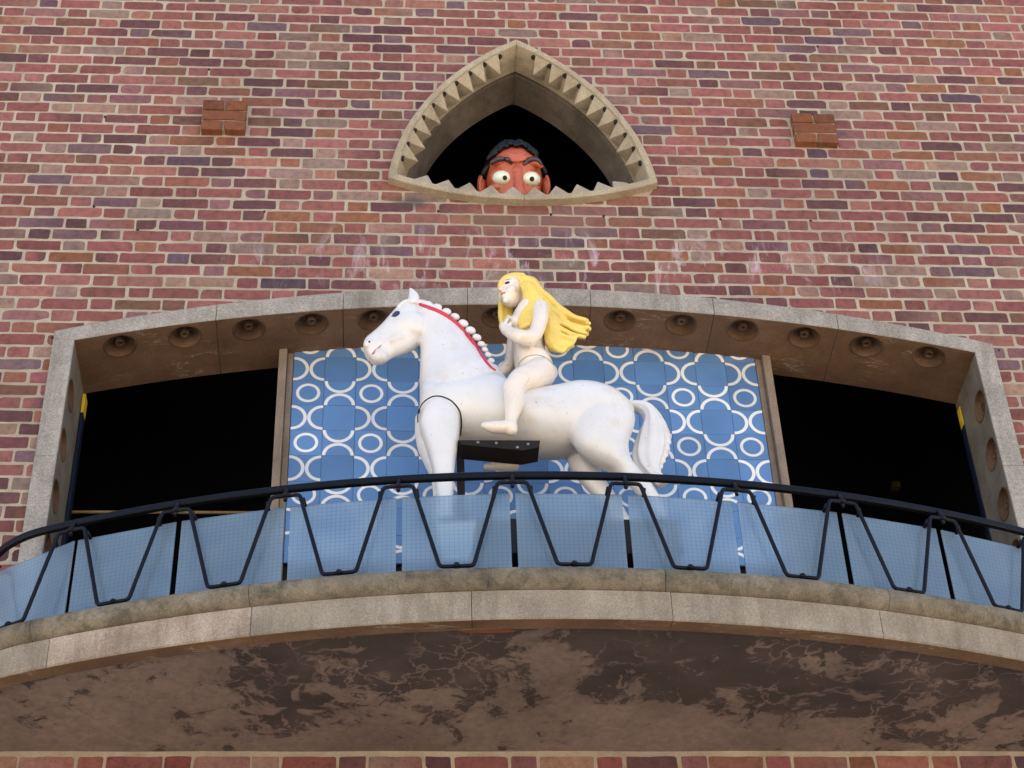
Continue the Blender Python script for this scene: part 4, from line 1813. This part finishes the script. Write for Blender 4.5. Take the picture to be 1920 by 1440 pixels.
# far lock beside the chin
for dx, Y in ((0, .055), (22, .06), (44, .062), (66, .066)):
    strand([(330 + dx * .3, 120), (278 + dx * .5, 200), (268 + dx * .8, 300), (262 + dx, 400), (272 + dx, 470)], Y0 + Y, .022, .014)
# roll of hair across the brow
strand([(256, 190), (258, 150), (285, 108), (330, 92), (400, 92)], Y0 - .045, .014, .018)
strand([(262, 150), (300, 100), (360, 82), (430, 86)], Y0 - .02, .018, .022)
strand([(405, 90), (445, 130), (468, 190), (474, 250)], Y0 - .062, .016, .014)
hair = fuse('hair', bm, .0036, 1, M_HAIR, None, .3)
adopt(hair, rider)

# ------------------------------------------------------------------ peeping head
PH = at(964, 341, .15)
head = thing('peeping_head', 'terracotta painted head with black hair and bulging eyes peeping over stone teeth', 'statue', (PH.x, .15, PH.z - .25))
hf = Vector((.02, -math.cos(math.radians(34)), -math.sin(math.radians(34)))).normalized()
hs = Vector((1, 0, 0.03)).normalized()
hs = (hs - hf * hs.dot(hf)).normalized()
hu = hs.cross(hf)
if hu.z < 0:
    hu = -hu
HM = Matrix((hs, hf, hu)).transposed()
U = .00300                                       # metres per photo pixel at the head


def hp_(x, y, f):
    """local head point from photo pixels: x right, y down, f forward (m)"""
    return PH + HM @ Vector(((x - 964) * U, f, -(y - 330) * U))


bm = bmesh.new()
ellipsoid(bm, hp_(964, 324, -.015), (.148, .148, .168), HM, 32, 24)
ellipsoid(bm, hp_(964, 355, .015), (.140, .125, .150), HM, 32, 24)
ellipsoid(bm, hp_(965, 320, .118), (.030, .028, .030), HM)            # root of the nose
tube(bm, [hp_(966, 318, .112), hp_(967, 338, .132), hp_(968, 358, .150)], [.024, .022, .030], 16)
ellipsoid(bm, hp_(968, 362, .148), (.046, .034, .028), HM)
for (x, y) in ((938, 330), (989, 333)):
    ellipsoid(bm, hp_(x, y, .078), (.062, .052, .058), HM, 24, 16)   # lids
    ellipsoid(bm, hp_(x, y + 16, .085), (.055, .035, .026), HM)      # bags
for pts in ([(922, 306), (932, 301), (945, 302), (955, 310)], [(979, 310), (988, 304), (1000, 304), (1010, 312)]):
    tube(bm, catmull([[*hp_(x, y, .096)] for x, y in pts], 4), [.010 + .012 * math.sin(math.pi * q / 12) for q in range(13)], 12)
for y, r, w in ((289, .006, 22), (294, .0075, 28), (300, .007, 20)):
    tube(bm, [hp_(964 + w * (q - 6) / 6, y + 4 - 4 * abs((q - 6) / 6), .134 - .012 * abs((q - 6) / 6) ** 2 - (295 - y) * .0008) for q in range(13)], [.0015 + r * math.sin(math.pi * q / 12) for q in range(13)], 10)
hd = fuse('face', bm, .0042, 6, M_SKIN)
adopt(hd, head)
for s, x in ((-1, 908), (1, 1019)):
    bm = bmesh.new()
    ellipsoid(bm, hp_(x, 338, .0), (.024, .030, .066), HM, 20, 14)
    ring = [hp_(x - s * 1 + 5 * s * math.sin(math.pi * q / 12) * 1.0, 320 + 36 * q / 12, .026) for q in range(13)]
    tube(bm, ring, .008, 8)
    adopt(fuse('ear', bm, .004, 2, M_SKIN), head)
for (x, y, px_, py_) in ((940, 331, 944, 333), (989, 333, 990, 335)):
    bm = bmesh.new()
    ellipsoid(bm, hp_(x, y, .098), (.052, .050, .042), HM, 28, 20)
    e = mesh_obj('eyeball', bm, M_EYE, smooth=True)
    adopt(e, head)
    # pupil sits on the ball
    c = hp_(x, y, .100)
    tgt = hp_(px_, py_, .144)
    d = (tgt - c).normalized()
    bm = bmesh.new()
    loc, nrm, i_, dd = BVHTree.FromPolygons([v.co.copy() for v in e.data.vertices], [tuple(p.vertices) for p in e.data.polygons]).ray_cast(c + d * .3, -d)
    ellipsoid(bm, loc - d * .001, (.0125, .0125, .004), d.to_track_quat('Z', 'Y').to_matrix(), 18, 10)
    pu = mesh_obj('pupil', bm, M_BLACK, smooth=True)
    pu.parent = e
    pu.matrix_parent_inverse = e.matrix_parent_inverse @ Matrix.Identity(4)
    pu.matrix_parent_inverse = Matrix.Identity(4)
M_BROW = mat_paint('brow_paint', (.045, .02, .022), .3, .1)
for pts in ([(923, 307), (930, 301), (941, 298), (951, 301), (957, 309)], [(976, 310), (983, 303), (992, 299), (1002, 301), (1009, 309)]):
    bm = bmesh.new()
    rows = catmull([[*hp_(x, y, .0)] for x, y in pts], 5)
    PP = []
    for r in rows:
        o_ = Vector(r) + hf * .3
        loc, nrm, i_, dd = bvh(hd).ray_cast(o_, -hf)
        PP.append(loc if loc is not None else Vector(r) + hf * .11)
    k = len(PP)
    tube(bm, PP, [.005 + .0105 * math.sin(math.pi * (i / (k - 1)) ** .8) for i in range(k)], 10)
    adopt(mesh_obj('eyebrow', bm, M_BROW, smooth=True), head)
bm = bmesh.new()
ellipsoid(bm, hp_(964, 312, -.092), (.154, .136, .180), HM, 28, 20)
rc = random.Random(11)
for k in range(22):
    row, q0 = k // 11, k % 11
    a = -1.08 + 2.16 * q0 / 10 + rc.uniform(-.06, .06)
    rx, ry = (49, 60) if row == 0 else (45, 65)
    sg = 1 if rc.random() < .5 else -1
    curl = []
    for q in range(9):
        f_ = q / 8
        aa = a + sg * .34 * math.sin(f_ * 2.4)
        lift = 9 * math.sin(f_ * math.pi) - 3 * f_
        cx, cy = 964 + math.sin(aa) * (rx + lift * .6), 332 - math.cos(aa) * (ry + lift)
        curl.append(hp_(cx, cy, ((.065 if row == 0 else .03) - .06 * f_) * math.cos(a * .9)))
    tube(bm, curl, [.008 + .011 * math.sin(math.pi * (.15 + .8 * q / 8)) for q in range(9)], 10)
hh = fuse('hair', bm, .005, 2, M_BLACK)
adopt(hh, head)

print('triangles', sum(sum(len(p.vertices) - 2 for p in o.data.polygons) for o in scene.objects if o.type == 'MESH'))
